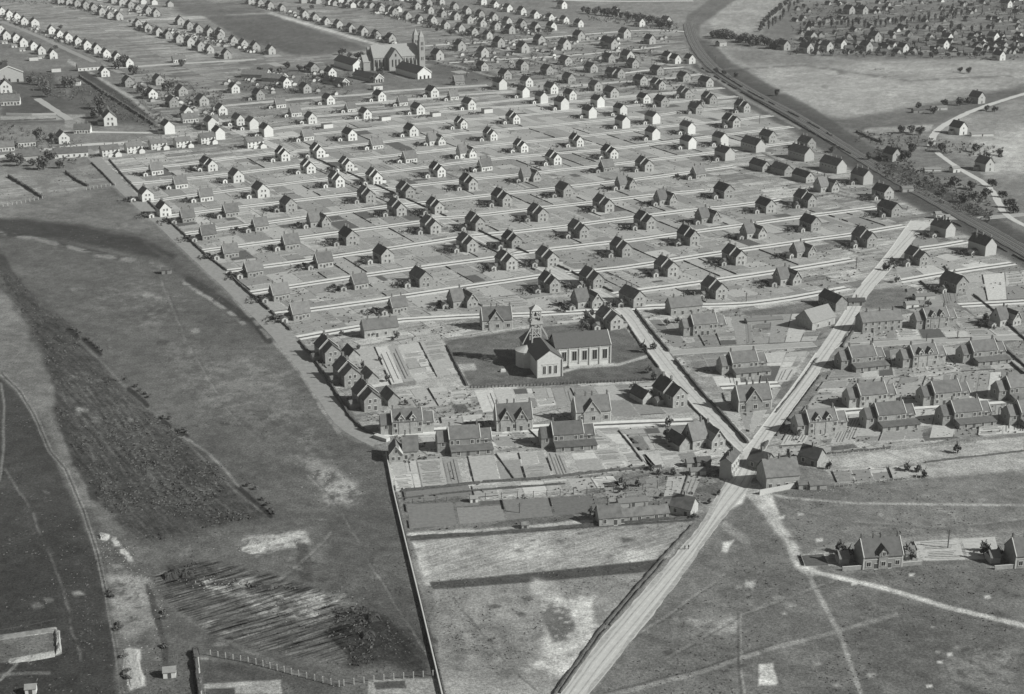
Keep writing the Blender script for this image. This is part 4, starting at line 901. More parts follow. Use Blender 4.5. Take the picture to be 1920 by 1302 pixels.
PROTO['Y'] = [part('wall', (lambda b: (b.box(-4.5, 4.5, -3.2, 3.2, 0, 3.6), b)[1])(MB()), W_), part('roof', (lambda b: (b.box(-4.7, 4.7, -3.4, 3.4, 3.62, 3.85), b)[1])(MB()), SL)]
FAR = {'w': far_house(W_, RO), 'b': far_house(M_render(), RO), 'B': far_house(W_, RO, 8.4, 10.5, 5.4, 9.0)}
DESC = {'W': 'white gabled cottage', 'W1': 'small white gabled cottage', 'w': 'white cottage with stepped gable', 'x': 'white cottage with stepped gable and lean-to', 'P': 'tall white cottage with blank gable', 'Q': 'grey house with blank gable',
        'B': 'brick cottage with plain gable', 'b': 'brick cottage with stepped roof', 'v': 'brick cottage with stepped roof and lean-to', 'S': 'brick cottage with broad slab roof', 's': 'white cottage with broad slab roof',
        'T': 'brick cottage with steep crossed roofs', 't': 'white cottage with steep crossed roofs', 'Y': 'low flat-roofed white house'}
ORD = ['first', 'second', 'third', 'fourth', 'fifth', 'sixth', 'seventh', 'eighth', 'ninth', 'tenth', 'eleventh', 'twelfth', 'thirteenth', 'fourteenth', 'fifteenth', 'sixteenth', 'seventeenth', 'eighteenth', 'nineteenth', 'twentieth']
ORD += ['twenty-'+o for o in ORD[:9]]+['thirtieth']+['thirty-'+o for o in ORD[:9]]
# houses of the lane grid: (crop origin, zoom) then kind and the middle of the house in that crop
GRID = []
def add(ox, oy, s, txt):
    for it in txt.split(';'):
        it = it.strip()
        if it:
            k, x, y = it.split(); GRID.append((k, ox+float(x)/s, oy+float(y)/s))
add(380, 240, 4.8, 'w 720 235; x 1035 205; w 950 345; x 1295 325; w 1205 465; x 1545 440; W 300 425; W 520 555; W 70 325; s 940 70; W 1320 55; s 1560 145; s 1860 265; b 1475 600; v 1830 560; b 1750 715; S 250 745; S 515 870; B 770 680; T 1035 820; S 45 950; S 245 1110; S 790 1035; B 1315 970; S 1085 1195; B 1625 1130; S 455 1275; X 460 135; s 25 610')
add(0, 240, 4.8, 'X 985 210; X 1200 180; X 1420 150; X 1640 130; X 1860 100; s 1405 375; s 1620 495; s 1850 615; W1 1310 590; W1 1470 725; S 1685 795; S 1875 950; W 1860 310')
add(760, 240, 4.8, 't 265 100; w 765 55; t 540 210; w 1040 160; w 1540 110; w 1335 270; w 1840 215; w 290 375; s 715 340; b 570 490; T 1110 420; B 1430 550; b 870 630; b 1785 680; b 1195 765; b 1560 910; v 270 700; v 630 845; b 230 870; v 960 1000; b 560 1030; v 1280 1160; b 910 1190; S 1810 345')
add(1140, 240, 4.8, 'P 400 50; P 720 130; P 1010 100; Q 1050 230; b 330 325; S 810 405; T 150 490; T 505 625; T 885 785; b 335 835; b 725 975; T 1295 920; b 120 1075; B 1045 560; B 1420 690; b 1775 640; B 1820 850; b 1140 1145; b 530 1245; T 1740 1085; B 1440 75')
add(1520, 240, 4.8, 'Q 460 440; B 650 570; B 710 720; b 485 990; Q 1190 900; b 960 1150; Q 1545 1060')
add(1520, 490, 4.8, 'B 1290 185; T 1740 490')
add(1140, 490, 4.8, 'b 960 240; B 220 310; T 1600 130')
add(380, 490, 4.8, 'S 690 285; S 870 455; S 1405 185; S 1755 395')
add(760, 490, 4.8, 'T 500 325; B 140 135; b 1300 190; v 1680 150; T 1620 330; v 1840 510')
add(760, 0, 4.8, 'W 240 825; s 430 865; W 570 935; W 110 975; Y 270 1030; Y 735 1000; w 500 1105; w 970 1060; W 50 1170; P 850 760; P 1060 830; P 1225 880; P 1405 935; P 1730 915; P 1655 1010; W 1090 735; W 1310 795; W 1480 850; B 690 595; B 895 670; B 1050 590; B 1275 630; B 1670 610; B 1470 705; B 1440 545; B 1830 520; B 1860 655; B 1710 770; B 1850 830')
add(1140, 0, 4.8, 'B 90 660; B 290 720; b 450 760; B 680 690; B 880 735; b 690 835; b 910 885; B 480 910; B 790 970; b 1210 960; b 1110 1090; W 320 880; B 30 805; P 130 1100; P 110 985; P 400 1060; P 425 1195; P 715 1150; B 220 570; B 440 630; B 30 520')
add(380, 0, 4.8, 'W 280 790; B 500 850; W 740 745; B 920 790; s 695 935; s 830 1010; W 1130 890; s 1330 970; W 1590 860; s 1795 915; W 165 985; W 320 1075; P 440 1110; P 570 1175; P 140 1200; s 90 1090; W 970 1060; W 1460 1015; Y 1120 1135; Y 1640 1065; W 1850 1180')
add(1320, 230, 4.364, 'B 140 260; B 840 160')
# merge doubles
keep = []
for k, x, y in GRID:
    if all(abs(x-a)+abs(y-b) > 9 for _, a, b in keep): keep.append((k, x, y))
GRID = keep
def lane_y(segs, x):
    best = None
    for sg in segs:
        for (x0, y0), (x1, y1) in zip(sg[:-1], sg[1:]):
            if x0-14 <= x <= x1+14: best = y0+(y1-y0)*(x-x0)/(x1-x0)
    return best
LORDER = ['k', 'j', 'i', 'h', 'g', 'f', 'e', 'd', 'c', 'b', 'a', 'z', 'y', 'x', 'w', 'v', 'u']
rows = {}
for k, x, y in GRID:
    best = None
    for li, key in enumerate(LORDER):
        ly = lane_y(LANES[key], x)
        if ly is None: continue
        dd = abs(ly+2-y)
        if best is None or dd < best[0]: best = (dd, li)
    rows.setdefault(best[1] if best and best[0] < 26 else 99, []).append((k, x, y))
SHED = MB(); gable_walls(SHED, -1.6, 1.6, -1.4, 1.4, 2.0, 2.9, 'y', 0); gable_roof(SHED, -1.6, 1.6, -1.4, 1.4, 2.0, 2.9, 'y', oh=0.2, m=1); SHED.box(-0.5, 0.5, -1.46, -1.39, 0.0, 1.8, 2)
shed_w = SHED.mesh('shed', [W_, SL, M_wood()]); shed_b = SHED.mesh('shed', [M_render(), RO, M_wood()])
def leafball(n, seed, rx=1.0, rz=1.0, size=0.22, lumps=5, z0=0.0):
    """crown of many small leaf clumps in several uneven lobes"""
    rn = random.Random(seed); b = MB(); L = [(0, 0, 0.55, 0.62)]+[(rn.uniform(-.5, .5), rn.uniform(-.5, .5), rn.uniform(.3, .9), rn.uniform(.3, .5)) for _ in range(lumps)]
    for _ in range(n):
        lx, ly, lz, lr = rn.choice(L); u = rn.uniform(-1, 1); a = rn.uniform(0, 6.283); s = math.sqrt(1-u*u); r_ = lr*(rn.uniform(0.35, 1.08))
        p = Vector(((lx+s*math.cos(a)*r_)*rx, (ly+s*math.sin(a)*r_)*rx, z0+(lz+u*r_)*rz))
        if p.z < 0.05: p.z = 0.05+rn.random()*0.1
        d1 = Vector((rn.uniform(-1, 1), rn.uniform(-1, 1), rn.uniform(-1, 1))).normalized()*size*rx*rn.uniform(.6, 1.4); d2 = d1.cross(Vector((rn.uniform(-1, 1), rn.uniform(-1, 1), rn.uniform(-1, 1))).normalized())
        b.face([p-d1, p+d2*0.8, p+d1, p-d2*0.8])
    return b
def raw_mesh(b, name, mats):
    me = bpy.data.meshes.new(name); me.from_pydata(b.v, [], b.f)
    for m in mats: me.materials.append(m)
    if len(mats) > 1: me.polygons.foreach_set('material_index', b.m)
    return me
BUSH = [raw_mesh(leafball(170, s, 1.5, 1.5, 0.24), 'bush', [M_leaf()]) for s in (1, 2, 3)]
rng = random.Random(11); n_house = 0
HPOS = []; YARD = []
for li in sorted(rows):
    R_ = sorted(rows[li], key=lambda q: q[1])
    for i, (k, x, y) in enumerate(R_):
        hh = {'X': 3.0, 'S': 3.2, 's': 3.2, 'Y': 1.5}.get(k, 4.2)
        pos = P(x, y, hh); pos.z = 0
        where = f"{ORD[i]} from the left on the {ORD[li]} lane up from the chapel" if li < 50 else f"near the railway end, {ORD[i]} from the left there"
        desc = DESC.get(k, 'white double house with gabled outhouse')
        lab = f"{desc}, {where}"
        if len(lab.split()) > 16: lab = f"{desc}, {where}".replace(' from the left', ' from left').replace('on the ', 'on ')
        if len(lab.split()) > 16: lab = ' '.join(lab.split()[:16])
        kk = k
        rz = GRID_ROT+R(rng.uniform(-1.5, 1.5))
        if k == 'X': rz = R(33)
        sc = rng.uniform(0.89, 0.97)
        if y < 175: sc *= 1.05
        rt_ = place(kk, pos, rz, lab, 'house', 'white cottages of the garden estate' if k in ('W', 'W1', 'w', 'x', 'P', 's', 't', 'X', 'Y') else 'brick and grey cottages of the garden estate', 'cottage', sc); rt_.scale = (sc*rng.uniform(.94, 1.05), sc*rng.uniform(.9, 1.08), sc*rng.uniform(.94, 1.05))
        HPOS.append((pos.x, pos.y)); n_house += 1
        YARD.append((pos.copy(), rz, y))
        # shed and shrubs in the yard on the left of each cottage
        if k not in ('X', 'Y') and y > 165:
            white = k in ('W', 'W1', 'w', 'x', 's', 't', 'P')
            sp = pos+Matrix.Rotation(rz, 3, 'Z') @ Vector((-8.6-rng.random()*1.2, -2.2+rng.uniform(-1.2, 1.2), 0))
            short = f"{ORD[i]} from left on {ORD[li]} lane above chapel" if li < 50 else f"{ORD[i]} from left near the railway end"
            o = link('garden_shed', shed_w if white else shed_b, None, sp, rz+R(rng.uniform(-8, 8)))
            tag(o, f"{'white' if white else 'grey'} garden shed left of cottage {short}", 'shed', 'garden sheds beside the cottages')
            if y > 215:
                for q in range(2):
                    bp = pos+Matrix.Rotation(rz, 3, 'Z') @ Vector((-8.6-rng.random()*5, (2.2, 5.6)[q]+rng.uniform(-1, 1), 0))
                    o = link('bush', BUSH[rng.randrange(3)], None, bp, rng.uniform(0, 6.28)); o.scale = (rng.uniform(1.0, 1.8), rng.uniform(1.0, 1.9), rng.uniform(.8, 1.4))
                    tag(o, f"{('rear', 'front')[1-q]} dark bush beside cottage {short}", 'bush', 'dark bushes in the cottage yards')
print('grid houses', n_house, {LORDER[k] if k < 50 else k: len(v) for k, v in rows.items()})
# ------------------------------------------------------------------ larger cottages south of the lanes, manors, chapel
def proj(v):
    x, y, z = v[0], v[1], v[2]-CAM_H; yc = y*sp_+z*cp; zc = y*cp-z*sp_
    return (PHOTO_W/2+FOC*x/zc, PHOTO_H/2-FOC*yc/zc)
PROTO['K'] = manor(B_, SL, hw=3.6, ge=4.4, gr=9.6, off=-0.6); PROTO['K'] = [p for p in PROTO['K'] if p[0] not in ('outbuilding', 'outbuilding_roof', 'yard_wall')]
PROTO['N'] = manor(B_, SL, True, hw=2.5, ge=4.6, gr=9.0)
PROTO['N'] = [p for p in PROTO['N'] if p[0] not in ('outbuilding', 'outbuilding_roof', 'yard_wall')]
PROTO['LH'] = long_house(B_, SL, 21, 8.4, 5.4, 9.2, 6, ch=3)
PROTO['barn'] = long_house(B_, mat('pale_worn_roof', 0.21, 0.15, 1.0), 17, 11, 4.0, 9.0, 2, ch=0, two=False)
PROTO['shop'] = long_house(B_, mat('zinc_roof', 0.15, 0.12, 1.0), 20, 13, 4.6, 7.4, 4, ch=2, two=False)
PROTO['out'] = gable_house(B_, RO, WIN, blank=True, w=5.6, L=10.0, eave=2.6, ridge=5.6, var=2)[:2]
PROTO['cor'] = long_house(B_, RO, 13.0, 10.5, 5.4, 10.4, 4, ch=3, two=False)
PROTO['corl'] = long_house(M_render(), RO, 11, 4.6, 7.0, 8.6, 4, ch=2)
PROTO['low'] = long_house(B_, RO, 22, 6.5, 3.0, 5.6, 7, ch=4, two=False)
PROTO['shadow_block'] = long_house(B_, mat('dark_hall_roof', 0.06, 0.2, 0.6), 8.5, 3.6, 2.6, 3.8, 2, ch=1, two=False)  # made-up low building, put in for the shadow band crossing the street
PROTO['sml'] = long_house(B_, RO, 8, 7.0, 3.2, 6.6, 2, ch=1, two=False)
BIG = [  # kind, px, py (middle of body), z of that middle, rotation, label
 ('L', 1317, 607, 4.5, 14, 'brick double cottage beside the avenue, below the long slab-roofed house'),
 ('H', 1282, 573, 3.5, 16, 'long low brick house against the lane east of the avenue'),
 ('R', 1391, 678, 4.5, 14, 'brick double cottage alone between avenue and wide street'),
 ('K', 1409, 745, 4.5, 13, 'steep-roofed brick house in the fork above the junction'),
 ('R', 1612, 668, 4.5, 15.5, 'brick double cottage nearest the wide street, in the row below the side street'),
 ('D', 1727, 665, 4.5, 15, 'dormered double cottage, middle of three below the side street'),
 ('R', 1839, 657, 4.5, 14.5, 'brick double cottage, rightmost of three below the side street'),
 ('LH', 1648, 600, 4.5, 13, 'long plain-roofed brick row just right of the wide street'),
 ('D', 1750, 595, 4.5, 14, 'dormered double cottage above the side street, right of the long plain row'),
 ('L', 1630, 738, 4.5, 14, 'brick double cottage, left of three in the middle right row'),
 ('L', 1768, 734, 4.5, 14, 'brick double cottage, middle of three in the middle right row'),
 ('R', 1908, 724, 4.5, 14, 'brick double cottage at right edge, last of the middle right row'),
 ('D', 1536, 788, 4.5, 13, 'dormered double cottage at the wide street just above the junction'),
 ('R', 1664, 775, 4.5, 13, 'brick double cottage, second right of the wide street in the lowest right row'),
 ('R', 1806, 770, 4.5, 13, 'brick double cottage, third right of the wide street in the lowest right row'),
 ('R', 1930, 770, 4.5, 13, 'brick double cottage cut by the right edge in the lowest right row'),
 ('D', 762, 788, 4.5, 10, 'dormered double cottage by the bend of the dirt road'),
 ('R', 869, 820, 4.5, 10, 'brick double cottage in the lowest left row, nearest the dirt road'),
 ('R', 1062, 812, 4.5, 10, 'brick double cottage in the lowest left row, nearer the avenue'),
 ('N', 962, 780, 4.8, 9, 'brick house with two steep front gables below the chapel'),
 ('K', 1108, 765, 4.8, 11, 'steep-roofed brick house with one front gable below the chapel'),
 ('K', 930, 596, 4.8, 10, 'steep-roofed brick house with one front gable, left above the chapel'),
 ('H', 711, 613, 3.8, 20, 'long low brick house at the lowest lane near the dirt road'),
 ('b', 615, 655, 4.5, 24, 'stepped-roof brick house, top of three along the dirt road'),
 ('b', 651, 697, 4.5, 24, 'stepped-roof brick house, middle of three along the dirt road'),
 ('b', 688, 742, 4.5, 24, 'stepped-roof brick house, lowest of three along the dirt road'),
 ('b', 1257, 735, 4.5, 30, 'stepped-roof brick house on the avenue below the chapel close'),
 ('T', 1316, 812, 4.8, 26, 'brick house with steep crossed roofs on the avenue by the junction'),
 ('LH', 1562, 560, 4.5, -66, 'dark-roofed house standing end-on left of the wide street'),
 ('barn', 1529, 596, 3.5, 38, 'barn with big worn pale roof left of the wide street'),
 ('cor', 1459, 886, 4.5, 11, 'large corner house right of the junction, throwing shadow over the road'),
 ('corl', 1368, 868, 4.5, 66, 'tall corner house left of the junction with pale street front'),
 ('sml', 1428, 862, 3.0, -42, 'small dark-roofed wing house at the junction, behind the large corner house'),
 ('shadow_block', 1605, 566, 1.8, 4, 'low dark block added in place of a shadow across the wide street edge'),
 ('sml', 1523, 853, 3.0, -38, 'small dark-roofed cottage in the plots right of the junction'),
 ('low', 1195, 960, 2.5, 12, 'long low row of dwellings beside the main road allotments'),
 ('sml', 1283, 946, 3.0, -30, 'little dark-roofed house at the road end of the low row'),
 ('sml', 1140, 968, 2.0, 10, 'small cottage at the field end of the low row'),
 ('M', 1648, 1030, 5.0, 8.8, 'brick manor-like double house standing alone in the right foreground'),
 ('M', 1931, 1028, 5.0, 8.8, 'brick manor-like double house cut by the right edge'),
]
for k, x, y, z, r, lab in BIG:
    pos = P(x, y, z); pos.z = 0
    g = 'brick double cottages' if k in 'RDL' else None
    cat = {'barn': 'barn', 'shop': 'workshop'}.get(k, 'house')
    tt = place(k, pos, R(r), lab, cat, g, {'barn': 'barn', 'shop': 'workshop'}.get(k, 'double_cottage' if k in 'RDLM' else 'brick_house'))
    if k == 'M': tt.scale = (.93, .93, .9)
    if k == 'low': tt.scale = (1, .85, .8)
    if lab.startswith('dark-roofed house standing'): tt.scale = (0.72, 0.85, 0.85)
x, y = 757, 836
t = place('T', Vector((*PXY(x, y, 4.5), 0)), R(6), 'brick cottage with front gable at the foot of the dirt road', 'house', None, 'brick_house'); t.scale = (-0.85, 0.85, 0.85)
for (x, y, r, lab) in [(658, 662, 24, 'dark-roofed outbuilding beside the top of three dirt road houses'), (693, 705, 24, 'dark-roofed outbuilding beside the middle of three dirt road houses'), (732, 743, 24, 'dark-roofed outbuilding beside the lowest of three dirt road houses'),
                       (1203, 740, 30, 'dark-roofed outbuilding left of the stepped-roof avenue house'), (1272, 826, 28, 'dark-roofed outbuilding left of the crossed-roof avenue house')]:
    place('out', Vector((*PXY(x, y, 2.5), 0)), R(r), lab, 'outbuilding', 'outbuildings of the larger houses', 'outbuilding')
for (x, y, w, d, h, r, m, lab) in [
    (1298, 868, 5, 3.4, 2.4, 10, 0, 'grey flat shed in the plots left of the junction'), (1318, 866, 5.5, 4, 3.0, 8, 1, 'dark-roofed shed behind the left corner house'), (1308, 884, 6, 3, 2.2, 8, 0, 'long low shed below the plots left of the junction'),
    (1506, 909, 4.5, 3.6, 2.4, 8, 1, 'first of two dark sheds right of the corner house'), (1532, 910, 6.5, 3.2, 2.2, 8, 1, 'second of two dark sheds right of the corner house'), (888, 936, 2.8, 2.2, 1.9, 12, 2, 'tiny white hut in the allotments below the double cottages'),
    (984, 985, 2.6, 2.2, 1.8, 12, 1, 'dark hut on the allotment path above the pale field'), (318, 1260, 3.6, 3.2, 2.4, 10, 2, 'white hut standing by itself in the workings at lower left'), (58, 1292, 3.0, 2.6, 2.2, 10, 2, 'white hut near the bottom left corner'),
    (312, 508, 5.0, 4.0, 2.8, 10, 1, 'small dark hut alone on the common below the bank'), (1790, 318, 6, 5, 3.5, 20, 2, 'small white hut by the country road bend'), (1748, 318, 12, 4, 1.8, 4, 2, 'low white shed beside the country road'),
    (1708, 572, 7, 4, 2.8, 12, 2, 'white-walled shed behind the grey yard'), (1732, 556, 11, 4, 2.4, 12, 0, 'low shed strip east of the grey yard'), (1758, 404, 4, 4, 3.5, 10, 2, 'white gatekeeper hut by the level crossing'), (1776, 408, 3, 3, 2.6, 10, 2, 'smaller white hut right of the gatekeeper hut'),
    (1185, 941, 11, 4, 2.2, 12, 0, 'pale lean-to shed above the low row of dwellings'), (1432, 600, 19, 4.5, 1.6, 12, 0, 'long low greenhouse frame in the plot beside the barn'), (1700, 355, 8, 5, 3, 10, 0, 'grey shed on the railway waste ground'),
    (1352, 82, 10, 8, 5, 30, 0, 'pale keeper house beside the railway bend'), (1650, 130, 9, 3, 0.8, 4, 2, 'low white slab in the wide far field'), (9, 80, 6, 4, 2.4, 20, 2, 'white outhouse, first from left below the lower white row'), (27, 87, 6, 4, 2.4, 20, 2, 'white outhouse, second from left below the lower white row'), (42, 94, 6, 4, 2.4, 20, 2, 'white outhouse, third from left below the lower white row'), (80, 108, 9, 4, 2.4, 20, 2, 'white outhouse by the last house of the lower white row'), (1760, 203, 14, 5, 3, 12, 0, 'low grey ruin by the country road field'), (1840, 252, 18, 5, 2.4, 6, 2, 'low pale shed right of the white country road house'), (1720, 208, 9, 5, 3, 10, 1, 'small dark-roofed barn in the field west of the country road')]:
    b = MB(); b.box(-w/2, w/2, -d/2, d/2, 0, h*0.8, 0); gable_roof(b, -w/2, w/2, -d/2, d/2, h*0.8+.01, h*1.2, 'x', oh=0.2, m=1); b.box(-0.5, 0.5, -d/2-0.05, -d/2+0.01, 0, min(1.8, h*0.7), 2)
    o = link('shed', b.mesh('shed', [(M_render(), B_, W_)[m], (mat('zinc_roof', .15), RO, mat('pale_worn_roof', .21))[m], M_wood()]), None, Vector((*PXY(x, y, h/2), 0)), R(r)); tag(o, lab, 'shed')
# chapel
def chapel():
    r = R(13.3); rot = Matrix.Rotation(r, 3, 'Z'); base = P(1145, 681)-rot @ Vector((22, -6, 0))
    t = empty('chapel', base, r, 'brick chapel with pale pilasters, dark roofs and an open bell tower', 'chapel')
    ST = M_pale(); BR = mat('chapel_brick', 0.50, 0.14, 1.0, stripes=(3.3, 0.06, 'Z')); DR = mat('chapel_slates', 0.085, 0.18, 1.0, 0.75, stripes=(2.0, 0.1, 'Z'))
    W2 = MB(); gable_walls(W2, -3.98, 22, -6, 6, 9.4, 14.2, 'x'); gable_walls(W2, -16, -4, -17.5, 15, 8.4, 12.6, 'y'); W2.build('wall', BR, t)
    F = MB(); gable_roof(F, -4.2, 21.7, -6, 6, 9.4, 14.2, 'x', oh=0.5, th=0.22); gable_roof(F, -16, -4, -17.2, 15, 8.4, 12.6, 'y', oh=0.5, th=0.22); F.build('roof', DR, t)
    A = MB(); n = 7; pts = [(-16.02-5.4*math.sin(math.pi*i/(n-1)), 1.0-5.4*math.cos(math.pi*i/(n-1))) for i in range(n)]
    A.prism([(x, y, 0) for x, y in pts], (0, 0, 7.4)); A.build('apse', BR, t)
    A = MB(); top = (-16.05, 1.0, 9.6)
    for a, c in zip(pts[:-1], pts[1:]): A.face([(a[0]-.3, a[1], 7.42), (c[0]-.3, c[1], 7.42), top])
    A.face([(x-.3, y, 7.41) for x, y in pts][::-1]); A.build('apse_roof', mat('apse_zinc', 0.38, 0.1), t)
    for i in range(5):
        x = -0.3+i*4.85
        w_ = link('nave_window', win_mesh(2.1, 4.4), t, (x, -6.0, 2.7)); 
        p = MB(); p.box(x-2.75, x-2.15, -6.35, -5.99, 0, 9.0); p.build('pilaster', ST, t)
    p = MB(); p.box(21.55, 22.12, -6.4, -5.9, 0, 9.1); p.build('pilaster', ST, t)
    c = MB(); c.box(-3.9, 22.1, -6.22, -5.99, 8.3, 8.8); c.box(-3.9, 22.1, -6.15, -5.99, 1.9, 2.2); c.build('string_course', ST, t)
    for x in (-16.02, -4.5):
        p = MB(); p.box(x, x+0.52, -17.85, -17.49, 0, 8.3); p.build('pilaster', ST, t)
    v = MB(); verge(v, -16, -4, -17.3, 8.0, 12.2, 0.1, 0.4); v.build('gable_coping', ST, t)
    for x in (-12.6, -10.0, -7.4):
        link('gable_window', win_mesh(1.3, 3.8, surround='white'), t, (x, -17.5, 1.6))
    b = MB(); b.box(-13.8, -6.2, -17.66, -17.5, 6.0, 6.35); b.build('window_hood', ST, t)
    v = MB(); v.prism([(21.75, -6.5, 9.05), (21.75, 0, 14.3), (21.75, 0, 14.65), (21.75, -6.5, 9.5)], (0.4, 0, 0)); v.prism([(21.75, 6.5, 9.05), (21.75, 0, 14.3), (21.75, 0, 14.65), (21.75, 6.5, 9.5)], (0.4, 0, 0)); v.build('gable_coping', ST, t)
    s = MB(); s.box(1.6, 6.6, -8.2, -6.42, 0, 0.9); s.build('side_porch', ST, t)
    # open concrete bell tower rising from the crossing
    T2 = MB(); cx, cy, hw = -11.6, 3.2, 2.1; CO = mat('tower_concrete', 0.36, 0.15, 1.5)
    for sx in (-1, 1):
        for sy in (-1, 1): T2.bar((cx+sx*hw, cy+sy*hw, 0), (cx+sx*hw*0.92, cy+sy*hw*0.92, 25.5), 0.55)
    for z in (13.0, 17.0, 19.2, 22.6, 25.2):
        for s_ in (-1, 1):
            T2.bar((cx-hw, cy+s_*hw, z), (cx+hw, cy+s_*hw, z), 0.4); T2.bar((cx+s_*hw, cy-hw, z), (cx+s_*hw, cy+hw, z), 0.4)
    for s_ in (-1, 1):
        T2.bar((cx-hw, cy+s_*hw, 12), (cx+hw, cy+s_*hw, 17), 0.35); T2.bar((cx+hw, cy+s_*hw, 12), (cx-hw, cy+s_*hw, 17), 0.35)
    T2.build('tower_frame', CO, t)
    b = MB(); b.box(cx-2.9, cx+2.9, cy-2.9, cy+2.9, 19.3, 19.9); b.box(cx-2.7, cx+2.7, cy-2.7, cy-2.5, 19.9, 20.9); b.box(cx-2.7, cx+2.7, cy+2.5, cy+2.7, 19.9, 20.9); b.box(cx-2.7, cx-2.5, cy-2.5, cy+2.5, 19.9, 20.9); b.box(cx+2.5, cx+2.7, cy-2.5, cy+2.5, 19.9, 20.9); b.build('belfry_gallery', CO, t)
    b = MB(); q = [(cx-2.7, cy-2.7, 25.7), (cx+2.7, cy-2.7, 25.7), (cx+2.7, cy+2.7, 25.7), (cx-2.7, cy+2.7, 25.7)]; ap = (cx, cy, 28.0)
    for a, c_ in zip(q, q[1:]+q[:1]): b.face([a, c_, ap])
    b.face(q[::-1]); b.build('belfry_roof', CO, t)
    b = MB(); b.bar((cx, cy, 27.6), (cx, cy, 30.2), 0.18); b.bar((cx-0.8, cy, 29.4), (cx+0.8, cy, 29.4), 0.18); b.build('cross', CO, t)
    bell = MB(); prof = [(0.15, 24.2), (0.4, 24.0), (0.55, 23.2), (0.95, 22.7)]
    for (r0, z0), (r1, z1) in zip(prof[:-1], prof[1:]):
        for k in range(10):
            a0, a1 = k*0.6283, (k+1)*0.6283
            bell.face([(cx+r0*math.cos(a0), cy+r0*math.sin(a0), z0), (cx+r0*math.cos(a1), cy+r0*math.sin(a1), z0), (cx+r1*math.cos(a1), cy+r1*math.sin(a1), z1), (cx+r1*math.cos(a0), cy+r1*math.sin(a0), z1)])
    bell.build('bell', mat('bronze', 0.08, 0.1, 1, 0.4), t)
    for sx, sy in ((1, -1), (1, 1), (-1, -1)):
        b = MB(); b.bar((cx+sx*hw, cy+sy*hw*0.9, 18.6), (cx+sx*(hw+4.6), cy+sy*hw*1.2, 10.2), 0.4); b.build('tower_brace', CO, t)
    print('tower top at', proj(base+rot @ Vector((cx, cy, 28))), 'wing corner', proj(base+rot @ Vector((-16, -17.5, 0))), 'apse', proj(base+rot @ Vector((-21, 1, 0))))
chapel()
tag(link('white_tank', (lambda b: (b.box(-1.2, 1.2, -0.9, 0.9, 0, 0.9), b.box(-0.9, 0.9, -0.6, 0.6, 0.9, 1.2), b)[-1])(MB()).mesh('tank', [W_]), None, P(943, 697), 0.2), 'small white tank on the dark grass in front of the chapel', 'tank')
# far church with twin towers and the hall buildings round it
def church():
    r = R(24); base = P(742, 128); t = empty('twin_towered_church', base, r, 'large pale church with twin pointed towers in the far garden town', 'church')
    ST = mat('church_stone', 0.27, 0.14, 0.6); RF = mat('church_roof', 0.24, 0.10, 0.6, stripes=(1.5, 0.08, 'Z')); DK = M_dark()
    b = MB(); gable_walls(b, -26, 22, -7.5, 7.5, 13, 24, 'x'); gable_walls(b, -12, 2, -15, -7.52, 12, 21.5, 'y'); gable_walls(b, -36, -26.02, -5, 5, 9, 15, 'x'); b.build('wall', ST, t)
    f = MB(); gable_roof(f, -26, 22, -7.5, 7.5, 13, 24, 'x', oh=.5, th=.3); gable_roof(f, -12, 2, -15, -0.5, 12, 21.5, 'y', oh=.5, th=.3); gable_roof(f, -36, -26.6, -5, 5, 9, 15, 'x', oh=.5); f.build('roof', RF, t)
    for x in (5, 9, 13, 17, -16, -20, -24):
        w_ = MB(); w_.box(x-0.8, x+0.8, -7.62, -7.45, 4, 10.5, 1); w_.box(x-1.2, x-0.8, -7.7, -7.45, 3.8, 10.8, 0); w_.box(x+0.8, x+1.2, -7.7, -7.45, 3.8, 10.8, 0); w_.build('nave_window', [ST, DK], t)
        q = MB(); q.prism([(x+2, -7.5, 0), (x+2, -9.4, 0), (x+2, -9.0, 8), (x+2, -7.5, 12)], (0.9, 0, 0)); q.build('buttress', ST, t)
    for x in (-8.5, -5, -1.5):
        w_ = MB(); w_.box(x-0.7, x+0.7, -15.15, -14.9, 4, 11, 0); w_.build('transept_window', DK, t)
    q = MB(); q.box(-5.8, -4.2, -15.15, -14.9, 14, 16.5); q.build('transept_window', DK, t)
    for y in (-8, 8):
        T2 = MB(); T2.box(22.02, 28, y-3, y+3, 0, 27); T2.box(22.6, 27.4, y-2.4, y+2.4, 27, 31); T2.build('tower', ST, t)
        T2 = MB(); q = [(22.4, y-2.6, 31.02), (27.6, y-2.6, 31.02), (27.6, y+2.6, 31.02), (22.4, y+2.6, 31.02)]
        for a, c in zip(q, q[1:]+q[:1]): T2.face([a, c, (25, y, 38)])
        T2.face(q[::-1]); T2.build('spire', ST, t)
        for z in (8, 18, 23):
            o = MB(); o.box(23.8, 24.6, y-3.1, y-2.95, z, z+3.2); o.box(25.4, 26.2, y-3.1, y-2.95, z, z+3.2); o.build('tower_opening', DK, t)
    T2 = MB(); T2.box(-28.5, -25.9, 4.6, 7.4, 0, 22); T2.build('turret', ST, t)
church()
def hall(x, y, w, L, eave, ridge, r, lab, roof, front, cat='hall', ports=True):
    t = empty('hall', Vector((*PXY(x, y), 0)), R(r), lab, cat)
    b = MB(); gable_walls(b, -w/2, w/2, -L/2, L/2, eave, ridge, 'y'); b.build('wall', front, t)
    f = MB(); gable_roof(f, -w/2, w/2, -L/2, L/2, eave, ridge, 'y', oh=.5, th=.25); f.build('roof', roof, t)
    v = MB(); verge(v, -w/2, w/2, -L/2, eave, ridge, 0.5, 0.9); v.build('pediment', M_white(), t)
    if ports:
        for i in range(3): o = MB(); xx = (i-1)*w/3.4; o.box(xx-0.9, xx+0.9, -L/2-0.12, -L/2+0.02, 0, 3.4 if i == 1 else 2.8); o.build('doorway', M_dark(), t)
